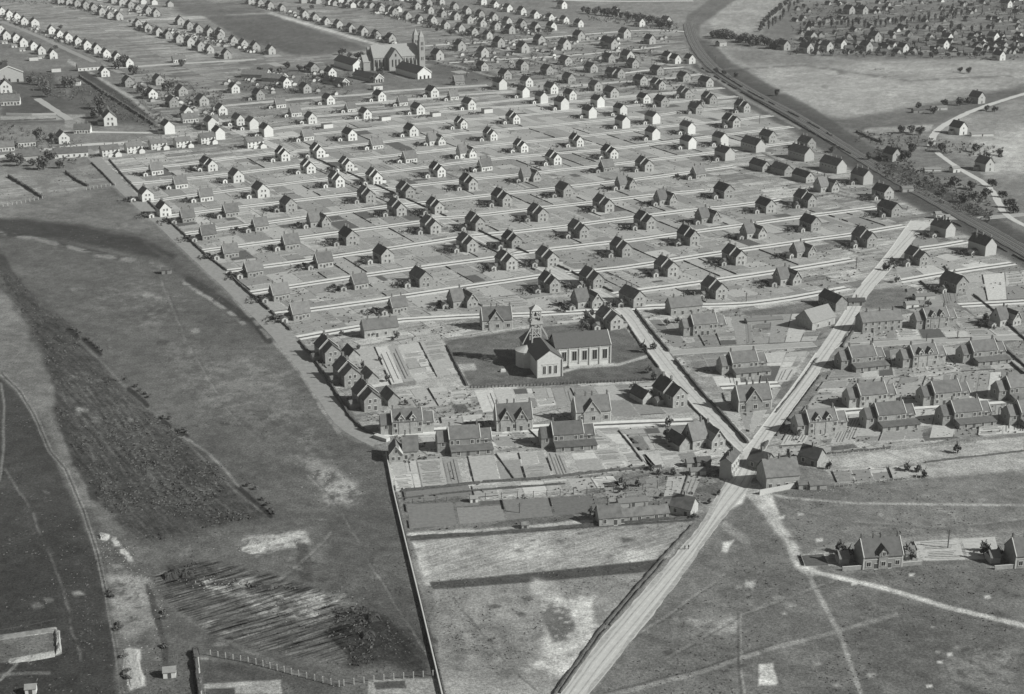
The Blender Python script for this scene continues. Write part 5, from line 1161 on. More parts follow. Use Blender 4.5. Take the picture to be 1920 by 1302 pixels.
DKR = mat('dark_hall_roof', 0.06, 0.2, 0.6)
hall(775, 142, 15, 46, 5.5, 11, 32, 'long dark-roofed hall with white pediment in front of the twin-towered church', DKR, W_)
hall(655, 128, 13, 44, 6, 11, 32, 'long dark hall with white pediment left of the twin-towered church', DKR, W_)
hall(17, 150, 26, 30, 9, 15, 20, 'grand hall with pale pediment at the left edge', SL, M_render())
hall(480, 145, 12, 26, 3.5, 7, 80, 'low broad-roofed schoolroom left of the halls', SL, M_render(), 'school')
hall(515, 152, 12, 22, 3.5, 7, 70, 'second low broad-roofed schoolroom nearer the avenue', SL, M_render(), 'school')
hall(690, 150, 10, 38, 3.5, 7.5, 40, 'long dark low hall between the two pedimented halls', DKR, M_render(), 'hall')
hall(630, 158, 9, 30, 3, 6.5, 42, 'small dark low hall above the first lanes', DKR, M_render(), 'hall')
for (k, x, y, r, z, lab) in [('B', 586, 126, 28, 5, 'round-fronted brick house with white chimneys near the halls'), ('W', 619, 136, 28, 4, 'narrow pale chapel-like house among trees near the halls'), ('Y', 707, 164, 25, 2, 'white walled forecourt building below the dark hall'), ('S', 860, 153, 20, 3, 'small slab-roofed house right of the pedimented hall'),
  ('W', 205, 222, 20, 5, 'pale-fronted villa with dark hipped roof beside the park'), ('W', 10, 158, 20, 7, 'tall white house at the left edge below the grand hall'), ('H', 20, 190, 12, 3, 'low grey range below the tall white house at the left edge'), ('Y', 142, 156, 10, 2, 'small pale house at the top of the park'), ('H', 155, 242, 6, 3, 'long pale wall-like building on the road left of the white pairs'),
  ('LH', 167, 124, 28, 4, 'white terrace with row of windows beside the top left street'), ('W', 195, 137, 28, 3, 'white house with cluster of outhouses beside the top left street'), ('Y', 105, 131, 20, 2, 'small grey cube house in the top left'), ('Y', 63, 110, 20, 2, 'grey cube house near the white rows'),
  ('P', 314, 240, 28, 4, 'tall blank white house at the end of a long roofed wall'), ('H', 355, 222, 26, 3, 'long low roofed building between tall white houses'), ('P', 395, 233, 28, 4, 'tall white house right of the long low roof'), ('W', 350, 210, 28, 4, 'white gabled cottage above the long low roof'),
  ('W', 284, 178, 28, 3, 'white gabled cottage with bright shed near the park'), ('B', 240, 155, 28, 3, 'grey cottage right of the long park path'), ('B', 297, 152, 28, 3, 'grey cottage behind the bright-shed cottage'), ('B', 323, 193, 28, 3, 'grey cottage above the long low roof, left one'), ('B', 340, 172, 28, 3, 'grey cottage above the long low roof, upper one'), ('B', 379, 190, 28, 3, 'grey cottage above the long low roof, right one'),
  ('H', 335, 111, 26, 3, 'long white-walled range below the second far row'),
  ('LH', 133, 284, 18, 4, 'long low white row at the corner of the dirt road'), ('H', 52, 294, 18, 3, 'dark-roofed house among trees at the left edge road'), ('H', 50, 266, 18, 3, 'white-walled house with dark roof, second from left edge'), ('H', 10, 275, 18, 3, 'white-walled dark-roofed house at the left edge road'), ('W', 117, 258, 28, 4, 'white gabled cottage above the long low white row')]:
    rp = dict(PROTO)
    kk = k
    if k in ('LH', 'H') and 'white' in lab:
        kk = k+'w'
        if kk not in PROTO: PROTO[kk] = long_house(W_, SL, 24 if k == 'LH' else 13, 8, 3.6, 7.2, 6, ch=3, two=False)
    if k == 'Q': kk = 'B'
    place(kk, Vector((*PXY(x, y, z), 0)), R(r), lab, 'house', None, 'house', 1.25 if k == 'Q' or 'villa' in lab or 'tall white house at the left' in lab else 1.0)
# terraces by the railway
PROTO['tq'] = [part('wall', (lambda b: (gable_walls(b, -5, 5, -11, 11, 6.4, 11.4, 'y'), b)[1])(MB()), M_render()), part('roof', (lambda b: (gable_roof(b, -5, 5, -11, 11, 6.4, 11.4, 'y', oh=.3), b)[1])(MB()), RO)]+[('chimney', CHIM, (0, y, 11.3), 0) for y in (-9, -3, 3, 9)]+[op('window', WIN, -5, y, 3.6, 'l') for y in (-9, -5, -1, 3, 7)]
PROTO['tb'] = [part('wall', (lambda b: (gable_walls(b, -4.2, 4.2, -9, 9, 4.6, 8.4, 'y'), b)[1])(MB()), B_), part('roof', (lambda b: (gable_roof(b, -4.2, 4.2, -9, 9, 4.6, 8.4, 'y', oh=.3), b)[1])(MB()), RO)]+[('chimney', CHIM, (0, y, 8.3), 0) for y in (-6, 5)]+[op('window', WIN, 0, -9, 4.6), op('window', WIN, -1.6, -9, 1), op('window', WIN, 1.6, -9, 1)]
for k, x, y, lab in [('tq', 1502, 288, 'grey terrace with blank gable, upper one beside the railway'), ('tq', 1562, 310, 'grey terrace with blank gable, lower one beside the railway'), ('tq', 1412, 272, 'grey terrace with blank gable, leftmost near the railway'),
                     ('tb', 1425, 308, 'dark-roofed brick terrace, left of three in a line'), ('tb', 1466, 315, 'dark-roofed brick terrace, middle of three in a line'), ('tb', 1506, 328, 'dark-roofed brick terrace, right of three in a line')]:
    place(k, Vector((*PXY(x, y, 4), 0)), GRID_ROT, lab, 'terrace', 'terraces beside the railway', 'terrace', .88)
place('T', Vector((*PXY(1547, 347, 4), 0)), GRID_ROT, 'brick house with steep crossed roofs beside the grey terraces', 'house', None, 'brick_house')
# ------------------------------------------------------------------ far rows of small houses
ROWS = [
 ('w', 'upper white row at top left', [(3, 21), (17, 27), (31, 31), (45, 40), (96, 56), (111, 65), (127, 70), (145, 77), (162, 85), (181, 92), (198, 100), (219, 108), (241, 117)], 0),
 ('B', 'taller houses of the upper white row', [(64, 43)], 0),
 ('w', 'lower white row at top left', [(1, 56), (11, 67), (30, 72), (43, 80), (62, 86), (77, 94), (98, 102)], 0),
 ('b', 'grey row above the top left white rows', [(144, 6), (160, 10), (175, 15), (190, 22), (205, 28), (222, 31), (112, 2), (128, 4)], 0),
 ('b', 'second grey row at top left', [(212, 0), (227, 4), (244, 9), (258, 16), (277, 20), (292, 25)], 0),
 ('b', 'long grey row running down from the far road', [(258, 44), (276, 52), (296, 59), (314, 65), (334, 72), (355, 79), (375, 87), (392, 92), (411, 67), (437, 76), (456, 82), (478, 88)], 0),
 ('b', 'grey row beside the dark triangular field', [(337, 40), (354, 48), (371, 54), (392, 60), (392, 58), (412, 62)], 0),
 ('b', 'grey row edging the dark field on its right', [(469, 2), (487, 5), (505, 10), (528, 15), (570, 27), (590, 33), (611, 40), (634, 46), (657, 53), (680, 59), (705, 65), (732, 73)], 0),
 ('b', 'short grey pair of the schoolyard corner', [(424, 102), (507, 94)], 0),
 ('b', 'first grey row behind the church', [(713, 17), (738, 23), (763, 30), (786, 36), (810, 38), (835, 47), (862, 53), (887, 60), (914, 66)], 0),
 ('b', 'second grey row behind the church', [(781, 11), (805, 19), (829, 26), (854, 31), (878, 37), (903, 43), (929, 49), (956, 56)], 0),
 ('b', 'third grey row behind the church', [(782, 0), (802, 5), (826, 3), (852, 12), (875, 20), (900, 27), (925, 32), (951, 40), (978, 46), (1004, 52)], 0),
 ('w', 'white row along the far top lane', [(904, 3), (927, 9), (952, 16), (978, 21), (1003, 28), (1031, 33), (1058, 38), (1085, 44)], 0),
 ('w', 'white houses behind the far top lane', [(1054, 10), (1034, 50)], 0),
 ('b', 'grey houses on the lane above the church road', [(862, 87), (935, 81), (1011, 76), (1058, 85), (1085, 69), (1137, 79), (980, 91), (905, 99), (820, 104)], 1),
 ('b', 'grey houses near the railway bend', [(1171, 64), (1218, 75), (1147, 84), (1176, 107), (1249, 42)], 1),
 ('w', 'white farm houses by the railway bend', [(1200, 43), (1252, 107), (1266, 111), (1293, 111), (1154, 21)], 0),
 ('b', 'farm houses along the far hedge on the right', [(1470, 86), (1512, 92), (1550, 88), (1624, 88), (1592, 20), (1617, 20), (1520, 70), (1640, 70)], 1),
 ('w', 'white farm houses on the far right', [(1693, 90), (1776, 71), (1862, 70), (1576, 83), (1888, 8), (1873, 105), (1768, 84)], 0),
 ('w', 'white houses by the country road', [(1797, 241)], 0),
 ('b', 'grey houses by the country road', [(1832, 184), (1846, 308), (1672, 290)], 0),
]
random.seed(3)
for kind, rname, pts, big in ROWS:
    for i, (x, y) in enumerate(sorted(pts)):
        pos = P(x, y, 4.2); pos.z = 0
        o = link('small_house', FAR[kind], None, pos, GRID_ROT+R(random.uniform(-3, 3)))
        s = random.uniform(0.95, 1.08)*(1.25 if big else 1.12); o.scale = (s, s, s)
        col = 'white' if kind in 'wB' else 'grey'
        nm = rname if len(pts) > 1 else rname
        lab = f"{col} gabled house, {ORD[i]} from left of the {nm}" if len(pts) > 1 else f"{col} gabled house, the {nm}"
        tag(o, ' '.join(lab.split()[:16]), 'house', 'small far houses, '+rname)
# the farthest houses, beyond counting: one mass
b = MB(); rr = random.Random(9)
for (x0, y0, x1, y1, n) in [(120, -8, 330, 12, 10), (480, -14, 780, 4, 30), (600, -4, 700, 16, 6), (560, -22, 1000, -8, 40), (0, -12, 140, 4, 12), (0, -30, 500, -14, 40), (560, 5, 760, 22, 12), (930, -10, 1060, 3, 8), (1540, -20, 1920, 0, 25)]:
    for i in range(n):
        f = (i+rr.random()*.5)/n; x = x0+(x1-x0)*f; y = y0+(y1-y0)*f+rr.uniform(-2, 2); p = P(x, y); c, s = math.cos(GRID_ROT), math.sin(GRID_ROT)
        q = MB(); gable_walls(q, -4, 4, -5, 5, 4.6, 8, 'y', rr.choice((0, 0, 1))); gable_roof(q, -4, 4, -5, 5, 4.6, 8, 'y', m=2)
        for fc, m in zip(q.f, q.m): b.face([(p.x+q.v[k][0]*c-q.v[k][1]*s, p.y+q.v[k][0]*s+q.v[k][1]*c, q.v[k][2]) for k in fc], m)
tag(b.build('distant_houses', [M_render(), W_, RO]), 'countless tiny houses along the very top of the view', 'houses', kind='stuff')

b = MB(); rr = random.Random(19)
for (x0, y0, x1, y1, hw, n) in [(0, 30, 245, 122, 6, 60), (250, 48, 480, 96, 6, 60), (470, 6, 740, 80, 4, 50), (700, 22, 920, 72, 5, 60), (780, 12, 1000, 62, 5, 60), (900, 6, 1090, 50, 4, 40), (150, 10, 290, 30, 4, 30), (820, 100, 1250, 90, 22, 70), (420, 150, 640, 160, 22, 40), (250, 170, 420, 200, 20, 30)]:
    for i in range(n):
        f = rr.random(); p = P(x0+(x1-x0)*f, y0+(y1-y0)*f+rr.uniform(-hw, hw)); c, s = math.cos(GRID_ROT), math.sin(GRID_ROT); w_ = rr.uniform(1.2, 2.4); q = MB(); mm = rr.choice((0, 0, 1))
        gable_walls(q, -w_, w_, -w_, w_, 1.9, 2.9, 'y', mm); gable_roof(q, -w_, w_, -w_, w_, 1.9, 2.9, 'y', oh=.15, m=2)
        for fc, m in zip(q.f, q.m): b.face([(p.x+q.v[k][0]*c-q.v[k][1]*s, p.y+q.v[k][0]*s+q.v[k][1]*c, q.v[k][2]) for k in fc], m)
tag(b.build('far_sheds', [M_render(), W_, RO]), 'hundreds of tiny sheds in the far gardens', 'sheds', kind='stuff')
# ------------------------------------------------------------------ trees
def tree_meshes(seed, kind):
    rn = random.Random(seed); tr = MB(); h = {'round': 2.2, 'tall': 2.2, 'small': 1.2}[kind]; n = 7
    rad = [(0.38, 0), (0.26, h*0.5), (0.18, h), (0.07, h+3.2)] if kind != 'small' else [(0.16, 0), (0.1, h), (0.05, h+1)]
    for (r0, z0), (r1, z1) in zip(rad[:-1], rad[1:]):
        for k in range(n):
            a0, a1 = 6.2832*k/n, 6.2832*(k+1)/n
            tr.face([(r0*math.cos(a0), r0*math.sin(a0), z0), (r0*math.cos(a1), r0*math.sin(a1), z0), (r1*math.cos(a1), r1*math.sin(a1), z1), (r1*math.cos(a0), r1*math.sin(a0), z1)])
    for k in range(5):
        a = k*1.3+rn.random(); L = (1.8 if kind == 'round' else 1.0 if kind == 'tall' else .6); tr.bar((0, 0, h*0.8+0.3*k), (L*math.cos(a), L*math.sin(a), h+1.2+0.3*k), 0.13)
    if kind == 'round': cr = leafball(460, seed, 3.9, 4.6, 0.15, 8, h-1.6)
    elif kind == 'tall': cr = leafball(420, seed, 2.3, 8.0, 0.22, 9, 0.6)
    else: cr = leafball(200, seed, 1.6, 1.8, 0.2, 5, h-0.9)
    return raw_mesh(tr, 'trunk', [mat('bark', 0.06, 0.3, 3.0)]), raw_mesh(cr, 'crown', [M_leaf()])
TM = {k: [tree_meshes(s, k) for s in (1, 2, 3, 4)] for k in ('round', 'tall', 'small')}
trn = random.Random(21)
def tree(kind, x, y, lab, group, sc=1.0):
    t = empty('tree' if kind != 'small' else 'small_tree', P(x, y), trn.uniform(0, 6.28), lab, 'tree', group); a, c = TM[kind][trn.randrange(4)]
    s = sc*trn.uniform(0.8, 1.2); t.scale = (s, s, s*trn.uniform(0.85, 1.15)); link('trunk', a, t); link('crown', c, t)
def along(pts, n, jx_=0, jy_=0):
    d = [0]
    for a, b in zip(pts[:-1], pts[1:]): d.append(d[-1]+math.hypot(b[0]-a[0], b[1]-a[1]))
    out = []
    for i in range(n):
        t = d[-1]*(i+0.5)/n; j = max(k for k in range(len(d)) if d[k] <= t); j = min(j, len(pts)-2); f = (t-d[j])/(d[j+1]-d[j]+1e-9)
        out.append((pts[j][0]+(pts[j+1][0]-pts[j][0])*f+trn.uniform(-jx_, jx_), pts[j][1]+(pts[j+1][1]-pts[j][1])*f+trn.uniform(-jy_, jy_)))
    return out
TR = [('round', along([(1335, 68), (1400, 82), (1465, 92)], 26, 2, 4), 'dark tree', 'of the belt right of the railway bend', 1.5),
      ('round', along([(1482, 0), (1462, 18), (1440, 38), (1420, 60)], 18, 3, 1), 'tall tree', 'of the left line climbing the far field', 1.0), ('tall', along([(1500, 0), (1480, 20), (1460, 42), (1440, 58)], 11, 3, 2), 'tall tree', 'of the right line climbing the far field', 1.0),
      ('tall', along([(1500, 52), (1620, 52), (1700, 46), (1790, 34), (1830, 24)], 32, 3, 2), 'tall tree', 'of the long hedgerow at upper right', 1.0),
      ('tall', along([(1690, 60), (1760, 62), (1870, 58)], 9, 3, 3), 'tall tree', 'of the gapped row at far right', 1.0),
      ('round', along([(1490, 100), (1600, 104), (1700, 106), (1850, 104)], 22, 6, 3), 'low tree', 'of the village edge along the far field', 0.9),
      ('round', along([(1500, 78), (1640, 82), (1780, 84), (1915, 80)], 22, 8, 6), 'round tree', 'scattered among the far right houses', 0.9),
      ('round', along([(1500, 8), (1700, 12), (1915, 20)], 16, 8, 8), 'round tree', 'scattered at the top right', 0.9),
      ('round', along([(1092, 22), (1150, 32), (1200, 40), (1262, 54)], 20, 3, 3), 'dark tree', 'of the copse above the railway bend', 1.5),
      ('round', along([(555, 30), (580, 18), (640, 12), (780, 22)], 10, 6, 4), 'dark tree', 'among the grey rows behind the dark field', 1.0),
      ('round', along([(560, 26), (600, 44), (660, 62), (730, 80)], 9, 2, 2), 'dark tree', 'between houses right of the dark field', 0.9),
      ('round', along([(790, 50), (860, 70), (960, 62), (1040, 60)], 10, 8, 5), 'dark tree', 'behind the far church towers', 1.0),
      ('round', along([(640, 104), (670, 110), (700, 125), (720, 140), (690, 160)], 11, 5, 4), 'dark tree', 'around the far church', 1.1),
      ('round', along([(480, 140), (560, 130), (600, 150), (650, 165)], 10, 6, 5), 'dark tree', 'among the halls left of the church', 1.0),
      ('round', [(84, 170), (90, 182), (80, 160), (128, 160), (136, 165), (190, 205), (183, 222), (10, 130), (58, 158), (250, 140), (232, 126), (222, 130), (275, 185), (265, 175), (316, 170), (340, 125)], 'dark tree', 'of the park at upper left', 1.6),
      ('round', [(20, 305), (35, 312), (60, 312), (82, 318), (95, 300), (112, 316), (70, 262), (98, 262)], 'dark tree', 'around the houses at the left edge road', 1.2),
      ('round', along([(100, 100), (115, 44)], 3, 3, 3)+along([(230, 40), (330, 85), (420, 110)], 9, 4, 3), 'low tree', 'between the top left rows', 0.8),
      ('round', along([(1665, 288), (1700, 300), (1712, 280)], 7, 6, 5)+[(1630, 300), (1690, 250), (1710, 250), (1725, 254), (1745, 275), (1765, 285), (1830, 285), (1850, 296), (1875, 292), (1820, 355), (1850, 370), (1860, 350), (1790, 350), (1770, 365), (1805, 380), (1824, 376), (1880, 370), (1893, 390), (1900, 400)], 'dark tree', 'on the waste ground beyond the railway', 1.0),
      ('round', [(1722, 205), (1770, 200), (1800, 198), (1815, 196), (1850, 208), (1865, 210), (1800, 136), (1815, 138), (1750, 214), (1560, 286), (1342, 137), (1358, 140), (1380, 146), (1455, 180)], 'low tree', 'in the fields near the country road', 0.9),
      ('small', [(1165, 905), (1172, 918), (1160, 925), (1195, 912), (1235, 890), (1222, 882), (1330, 945), (1348, 928), (1300, 972), (1262, 890), (1120, 972), (1108, 966), (1240, 935)], 'small tree', 'of the allotments left of the junction', 0.9),
      ('small', [(1510, 806), (1497, 800), (1640, 800), (1500, 790), (1795, 850), (1700, 882), (1722, 885), (1732, 895), (1555, 880), (1672, 490), (1658, 506), (1665, 508), (1740, 575), (1848, 600), (1500, 815), (1680, 530)], 'small tree', 'in the plots right of the wide street', 1.2),
      ('small', [(1225, 655), (1205, 660), (1215, 700), (1225, 712), (1278, 758), (1222, 745), (1190, 735), (1150, 600), (1100, 600), (1110, 590), (1060, 585), (1255, 800), (1262, 836), (1250, 822)], 'small tree', 'beside the avenue near the chapel', 1.4),
      ('small', [(1577, 1036), (1590, 1044), (1700, 1046), (1710, 1050), (1843, 1034), (1850, 1042), (1872, 1044)], 'dark shrub tree', 'beside the foreground double houses', 1.3),
      ('small', [(700, 632), (735, 640), (745, 634), (680, 690), (725, 716), (760, 760), (672, 655), (640, 630), (712, 676), (1295, 612), (1270, 606), (1250, 610), (1368, 690)], 'small tree', 'in the yards near the three dirt road houses', 1.0),
      ]
for kind, pts, nm, where, sc in TR:
    for i, (x, y) in enumerate(sorted(pts)):
        lab = f"{nm}, {ORD[i] if i < len(ORD) else 'last'} from left {where}"
        tree(kind, x, y, ' '.join(lab.split()[:16]), where.replace('of the ', 'trees of the ') if where.startswith('of') else 'trees '+where, sc)
dots = [(138, 618), (144, 622), (150, 626), (165, 638), (172, 643), (178, 648), (184, 653), (191, 660), (236, 712), (256, 726), (262, 734), (272, 740), (278, 746), (306, 784), (318, 786), (345, 806), (349, 812), (338, 810), (465, 912), (478, 918), (492, 938), (500, 948), (508, 958), (513, 964)]
for i, (x, y) in enumerate(dots):
    o = link('bush', BUSH[i % 3], None, P(x, y), i*1.3); o.scale = (0.8, 0.8, 0.8); tag(o, f"small round bush, {ORD[i]} from upper left along the edge of the scrub", 'bush', 'round bushes along the scrub edge')

# ------------------------------------------------------------------ hedges, walls, fences, poles
def hedge(px, w, h, lab, dens=3.0, gaps=0.0, cat='hedge'):
    pts = densify([P(*p) for p in px], 2.2); b = MB(); rn = random.Random(len(px)*7+int(px[0][0])); org = pts[0].copy(); on = True
    sec = []
    for i, p in enumerate(pts):
        d = (pts[min(i+1, len(pts)-1)]-pts[max(i-1, 0)]).normalized(); nrm = Vector((-d.y, d.x, 0)); hh = h*rn.uniform(0.45, 0.85); ww = w*rn.uniform(0.45, 0.85)/2
        q = p-org; sec.append([q-nrm*ww, q-nrm*ww*0.7+Vector((0, 0, hh)), q+nrm*ww*0.7+Vector((0, 0, hh)), q+nrm*ww])
    for i in range(len(sec)-1):
        if gaps and rn.random() < 0.25: on = rn.random() > gaps
        if not on: continue
        a, c = sec[i], sec[i+1]
        for k in range(3): b.face([a[k], c[k], c[k+1], a[k+1]])
        b.face([a[0], a[1], a[2], a[3]]); b.face([c[3], c[2], c[1], c[0]])
        for _ in range(int(dens*2)):
            f = rn.random(); k = rn.randrange(3); g = rn.random(); m = a[k].lerp(c[k], f).lerp(a[k+1].lerp(c[k+1], f), g); sz = 0.28*max(1, h*0.7)
            d1 = Vector((rn.uniform(-1, 1), rn.uniform(-1, 1), rn.uniform(-1, 1)))*sz; d2 = Vector((rn.uniform(-1, 1), rn.uniform(-1, 1), rn.uniform(-.2, 1)))*sz
            b.face([m-d1, m+d2, m+d1])
    o = link('hedge', raw_mesh(b, 'hedge', [mat('hedge_foliage', 0.085, 0.5, 1.3, 0.95, 0.1)]), None, org); return tag(o, lab, cat)
hedge([(1192, 582), (1222, 622), (1254, 660)], 1.6, 1.6, 'dark clipped hedge on the right of the avenue above the side street')
hedge([(1266, 676), (1320, 742), (1365, 790), (1402, 832)], 1.6, 1.7, 'dark clipped hedge on the right of the avenue down to the junction')
hedge([(1165, 592), (1200, 645), (1235, 690)], 1.0, 1.1, 'thin hedge on the left of the avenue beside the chapel close')
hedge([(1245, 705), (1300, 766), (1350, 815), (1375, 842)], 1.0, 1.2, 'thin hedge on the left of the avenue down to the junction')
hedge([(590, 297), (700, 345), (800, 390), (860, 416)], 1.0, 1.2, 'upper hedge on the right side of the avenue', gaps=.2); hedge([(870, 420), (965, 464), (1060, 505), (1150, 548)], 1.1, 1.3, 'middle hedge on the right side of the avenue', gaps=.15)
hedge([(575, 310), (700, 368), (830, 426)], 0.6, .7, 'upper hedge on the left side of the avenue', gaps=.5); hedge([(850, 434), (950, 482), (1040, 524), (1130, 566)], 0.9, 1.0, 'middle hedge on the left side of the avenue', gaps=.3)
hedge([(205, 300), (240, 340), (262, 362), (300, 400)], 1.4, 1.4, 'uppermost hedge on the right side of the dirt road', gaps=.1)
hedge([(312, 410), (345, 440), (385, 478), (425, 508)], 1.6, 1.5, 'second hedge down on the right side of the dirt road', gaps=.15); hedge([(428, 514), (465, 548), (510, 586), (545, 620)], 1.6, 1.5, 'third hedge down on the right side of the dirt road', gaps=.15)
hedge([(561, 640), (590, 675), (625, 728), (655, 780), (680, 806), (704, 816)], 1.5, 1.5, 'lowest hedge on the right side of the dirt road, round its bend')
hedge([(1038, 1306), (1120, 1190), (1200, 1096), (1240, 1050), (1300, 985)], 1.1, 1.1, 'outer of two dark hedges along the left of the main road'); hedge([(1050, 1300), (1128, 1192), (1208, 1098), (1250, 1050)], 0.9, 1.0, 'inner of two dark hedges along the left of the main road', gaps=.15)
hedge([(1455, 774), (1497, 722), (1532, 672)], .7, .8, 'low dark hedge behind the left kerb of the wide street'); hedge([(1456, 818), (1484, 778), (1540, 704)], .8, 1.0, 'dark hedge behind the right kerb of the wide street')
hedge([(1440, 828), (1432, 842), (1418, 852)], 1.5, 1.4, 'short dark hedge at the junction corner'); hedge([(1600, 622), (1584, 644), (1580, 652)], 1.2, 1.4, 'short dark hedge above the side street opening')
hedge([(838, 648), (858, 690), (876, 724)], 1.6, 1.2, 'hedge on the left side of the chapel close'); hedge([(748, 936), (900, 920), (1060, 908)], .8, 1.0, 'low hedge between the allotment strips', gaps=.2)
hedge([(760, 1009), (900, 1003), (1110, 985), (1310, 970)], 1.2, 1.2, 'dark hedge along the top of the pale field'); hedge([(905, 905), (1000, 900), (1130, 885), (1240, 876)], 1.6, 1.3, 'thick hedge below the double cottage gardens', gaps=.1); hedge([(752, 922), (850, 912), (900, 906)], 1.4, 1.2, 'hedge at the left end below the double cottage gardens')
hedge([(1552, 852), (1640, 844), (1700, 838)], 1.2, 1.2, 'hedge along the path right of the junction', gaps=.1); hedge([(1735, 868), (1800, 860), (1925, 846)], .8, .9, 'thin hedge at the right edge above the common', gaps=.15)
hedge([(1750, 400), (1800, 424), (1850, 452), (1925, 492)], 1.2, 1.2, 'hedge below the railway at the right edge', gaps=.25); hedge([(1770, 500), (1795, 530), (1860, 580), (1925, 640)], 1.1, 1.2, 'hedge on the narrow back path at right', gaps=.1); hedge([(1725, 528), (1745, 545)], 1, 1.2, 'tiny hedge at the top of the back path at right')
hedge([(1865, 638), (1925, 690)], 1.2, 1.3, 'upper hedge leaving the side street at the right edge'); hedge([(1850, 642), (1925, 706)], 1.2, 1.3, 'lower hedge leaving the side street at the right edge'); hedge([(1345, 135), (1410, 176), (1500, 222), (1560, 256)], 1.8, 2.0, 'ragged hedge on the far side of the railway', gaps=.2)
hedge([(1316, 128), (1360, 156), (1420, 190), (1500, 236), (1595, 290)], 1.4, 1.6, 'ragged hedge on the near side of the railway', gaps=.15); hedge([(1606, 248), (1640, 264), (1655, 268)], 3, 2.5, 'dark bank hedge running away from the railway')
hedge([(16, 332), (50, 352), (80, 372)], 2.6, 2.5, 'thick dark hedge between plots at the left edge'); hedge([(124, 324), (145, 340), (165, 350)], 2.4, 2.2, 'dark hedge below the long low white row'); hedge([(172, 306), (195, 328), (214, 348)], 1.2, 1.4, 'hedge on the left of the dirt road top')
hedge([(150, 145), (185, 168), (235, 200), (290, 235)], 3.5, 3.0, 'tall dark hedge along the park at upper left'); hedge([(0, 228), (60, 226), (105, 224)], 1.6, 1.6, 'dark hedge below the park at the left edge'); hedge([(366, 1222), (371, 1262), (376, 1304)], 2.4, 2.4, 'dark screen of brushwood standing at the bottom left')
hedge([(1160, 808), (1182, 834), (1205, 866)], .7, .8, 'low garden hedge running down beside the nearer double cottage'); hedge([(930, 852), (945, 872), (965, 900)], .6, .7, 'low garden hedge between pale plots'); hedge([(1355, 738), (1360, 752)], .7, .8, 'tiny hedge by the house in the fork')
def wall(px, lab, th=0.35, h=1.1, m=None, name='low_wall', cap=True):
    pts = densify([P(*p) for p in px], 6.0); org = pts[0].copy(); b = MB()
    for a, c in zip(pts[:-1], pts[1:]): b.bar(a-org+Vector((0, 0, h/2)), c-org+Vector((0, 0, h/2)), th, h=h)
    return tag(b.build(name, m or M_conc(), None, org), lab, 'wall')
wall([(724, 852), (738, 925), (757, 1005), (790, 1140), (816, 1250), (830, 1310)], 'long pale boundary wall between the common and the pale fields', .4, 1.1)
hedge([(728, 850), (742, 925), (761, 1005), (794, 1140), (822, 1250), (836, 1310)], .8, .7, 'weedy growth along the foot of the long boundary wall', gaps=.15)
wall([(372, 1240), (378, 1304)], 'pale wall end beside the brushwood screen', .4, 1.4); wall([(704, 820), (728, 828)], 'pale wall closing the end of the dirt road', 2.2, 1.4)
wall([(1100, 816), (1108, 810)], 'stub of wall by the nearer double cottage', .3, 1.0)
wall([(12, 216), (60, 217), (105, 216)], 'pale wall along the park road at left', .5, 1.8); wall([(1165, 596), (1045, 607)], 'pale garden wall behind the chapel', .3, 1.0)
wall([(1098, 584), (1115, 603), (1143, 606)], 'pale bent wall near the avenue behind the chapel', .3, 1.2)
def fence(px, lab, step=2.6, h=1.7, m=None, pw=0.16, railn=2, maxn=100):
    pts = densify([P(*p) for p in px], step)
    n = min(len(pts), maxn); t = empty('post_fence', pts[0], 0, lab, 'fence')
    me = MB(); me.box(-pw/2, pw/2, -pw/2, pw/2, 0, h); me = me.mesh('post', [m or M_conc()])
    for i in range(n): link('post', me, t, pts[i]-pts[0])
    r = MB()
    for k in range(railn):
        z = h*(0.9-0.4*k)
        for a, c in zip(pts[:n-1], pts[1:n]): r.bar(a-pts[0]+Vector((0, 0, z)), c-pts[0]+Vector((0, 0, z)), 0.05)
    r.build('wire', mat('fence_wire', 0.1), t)
fence([(395, 1230), (480, 1246), (560, 1268), (636, 1288)], 'white concrete post fence slanting across the bottom left', 2.35, 2.0, M_pale(), 0.24)
fence([(645, 1286), (720, 1276), (812, 1268)], 'white concrete post fence along the bottom, right of the slanting one', 2.5, 2.0, M_pale(), 0.24)
fence([(882, 728), (1000, 724), (1120, 718), (1252, 712)], 'close picket fence along the foot of the chapel close', 1.5, 1.2, M_wood(), 0.45)
fence([(880, 938), (1000, 933), (1150, 922), (1260, 914)], 'tall dark posts along the allotment strips', 5.0, 2.6, M_wood(), 0.22, 1); fence([(752, 945), (880, 938)], 'short dark posts left of the tiny white hut', 4.0, 1.8, M_wood(), 0.2, 1)
fence([(6, 388), (40, 382), (80, 373)], 'pale post fence at the left edge of the common', 3.0, 1.8, M_pale(), 0.35); fence([(162, 357), (190, 352), (216, 348)], 'pale post fence where the common meets the dirt road', 2.6, 1.8, M_pale(), 0.35)
fence([(0, 1188), (50, 1180), (104, 1168)], 'thin posts along the top of the square pit', 3.2, 1.4, M_wood(), 0.15, 1); fence([(1565, 914), (1640, 905), (1735, 896)], 'paling fence above the common right of the junction', 1.8, 1.3, M_conc(), 0.25)
fence([(1558, 856), (1700, 842), (1830, 830)], 'paling fence on the path right of the junction', 2.2, 1.2, M_conc(), 0.25)
def pole(x, y, h, lab):
    t = empty('telegraph_pole', P(x, y), 0.3, lab, 'pole', 'telegraph poles'); b = MB(); b.bar((0, 0, 0), (0, 0, h), 0.28); b.build('shaft', M_wood(), t)
    b = MB(); b.bar((-0.9, 0, h-0.6), (0.9, 0, h-0.6), 0.12); b.bar((-0.7, 0, h-1.2), (0.7, 0, h-1.2), 0.12); b.build('crossarm', M_wood(), t)
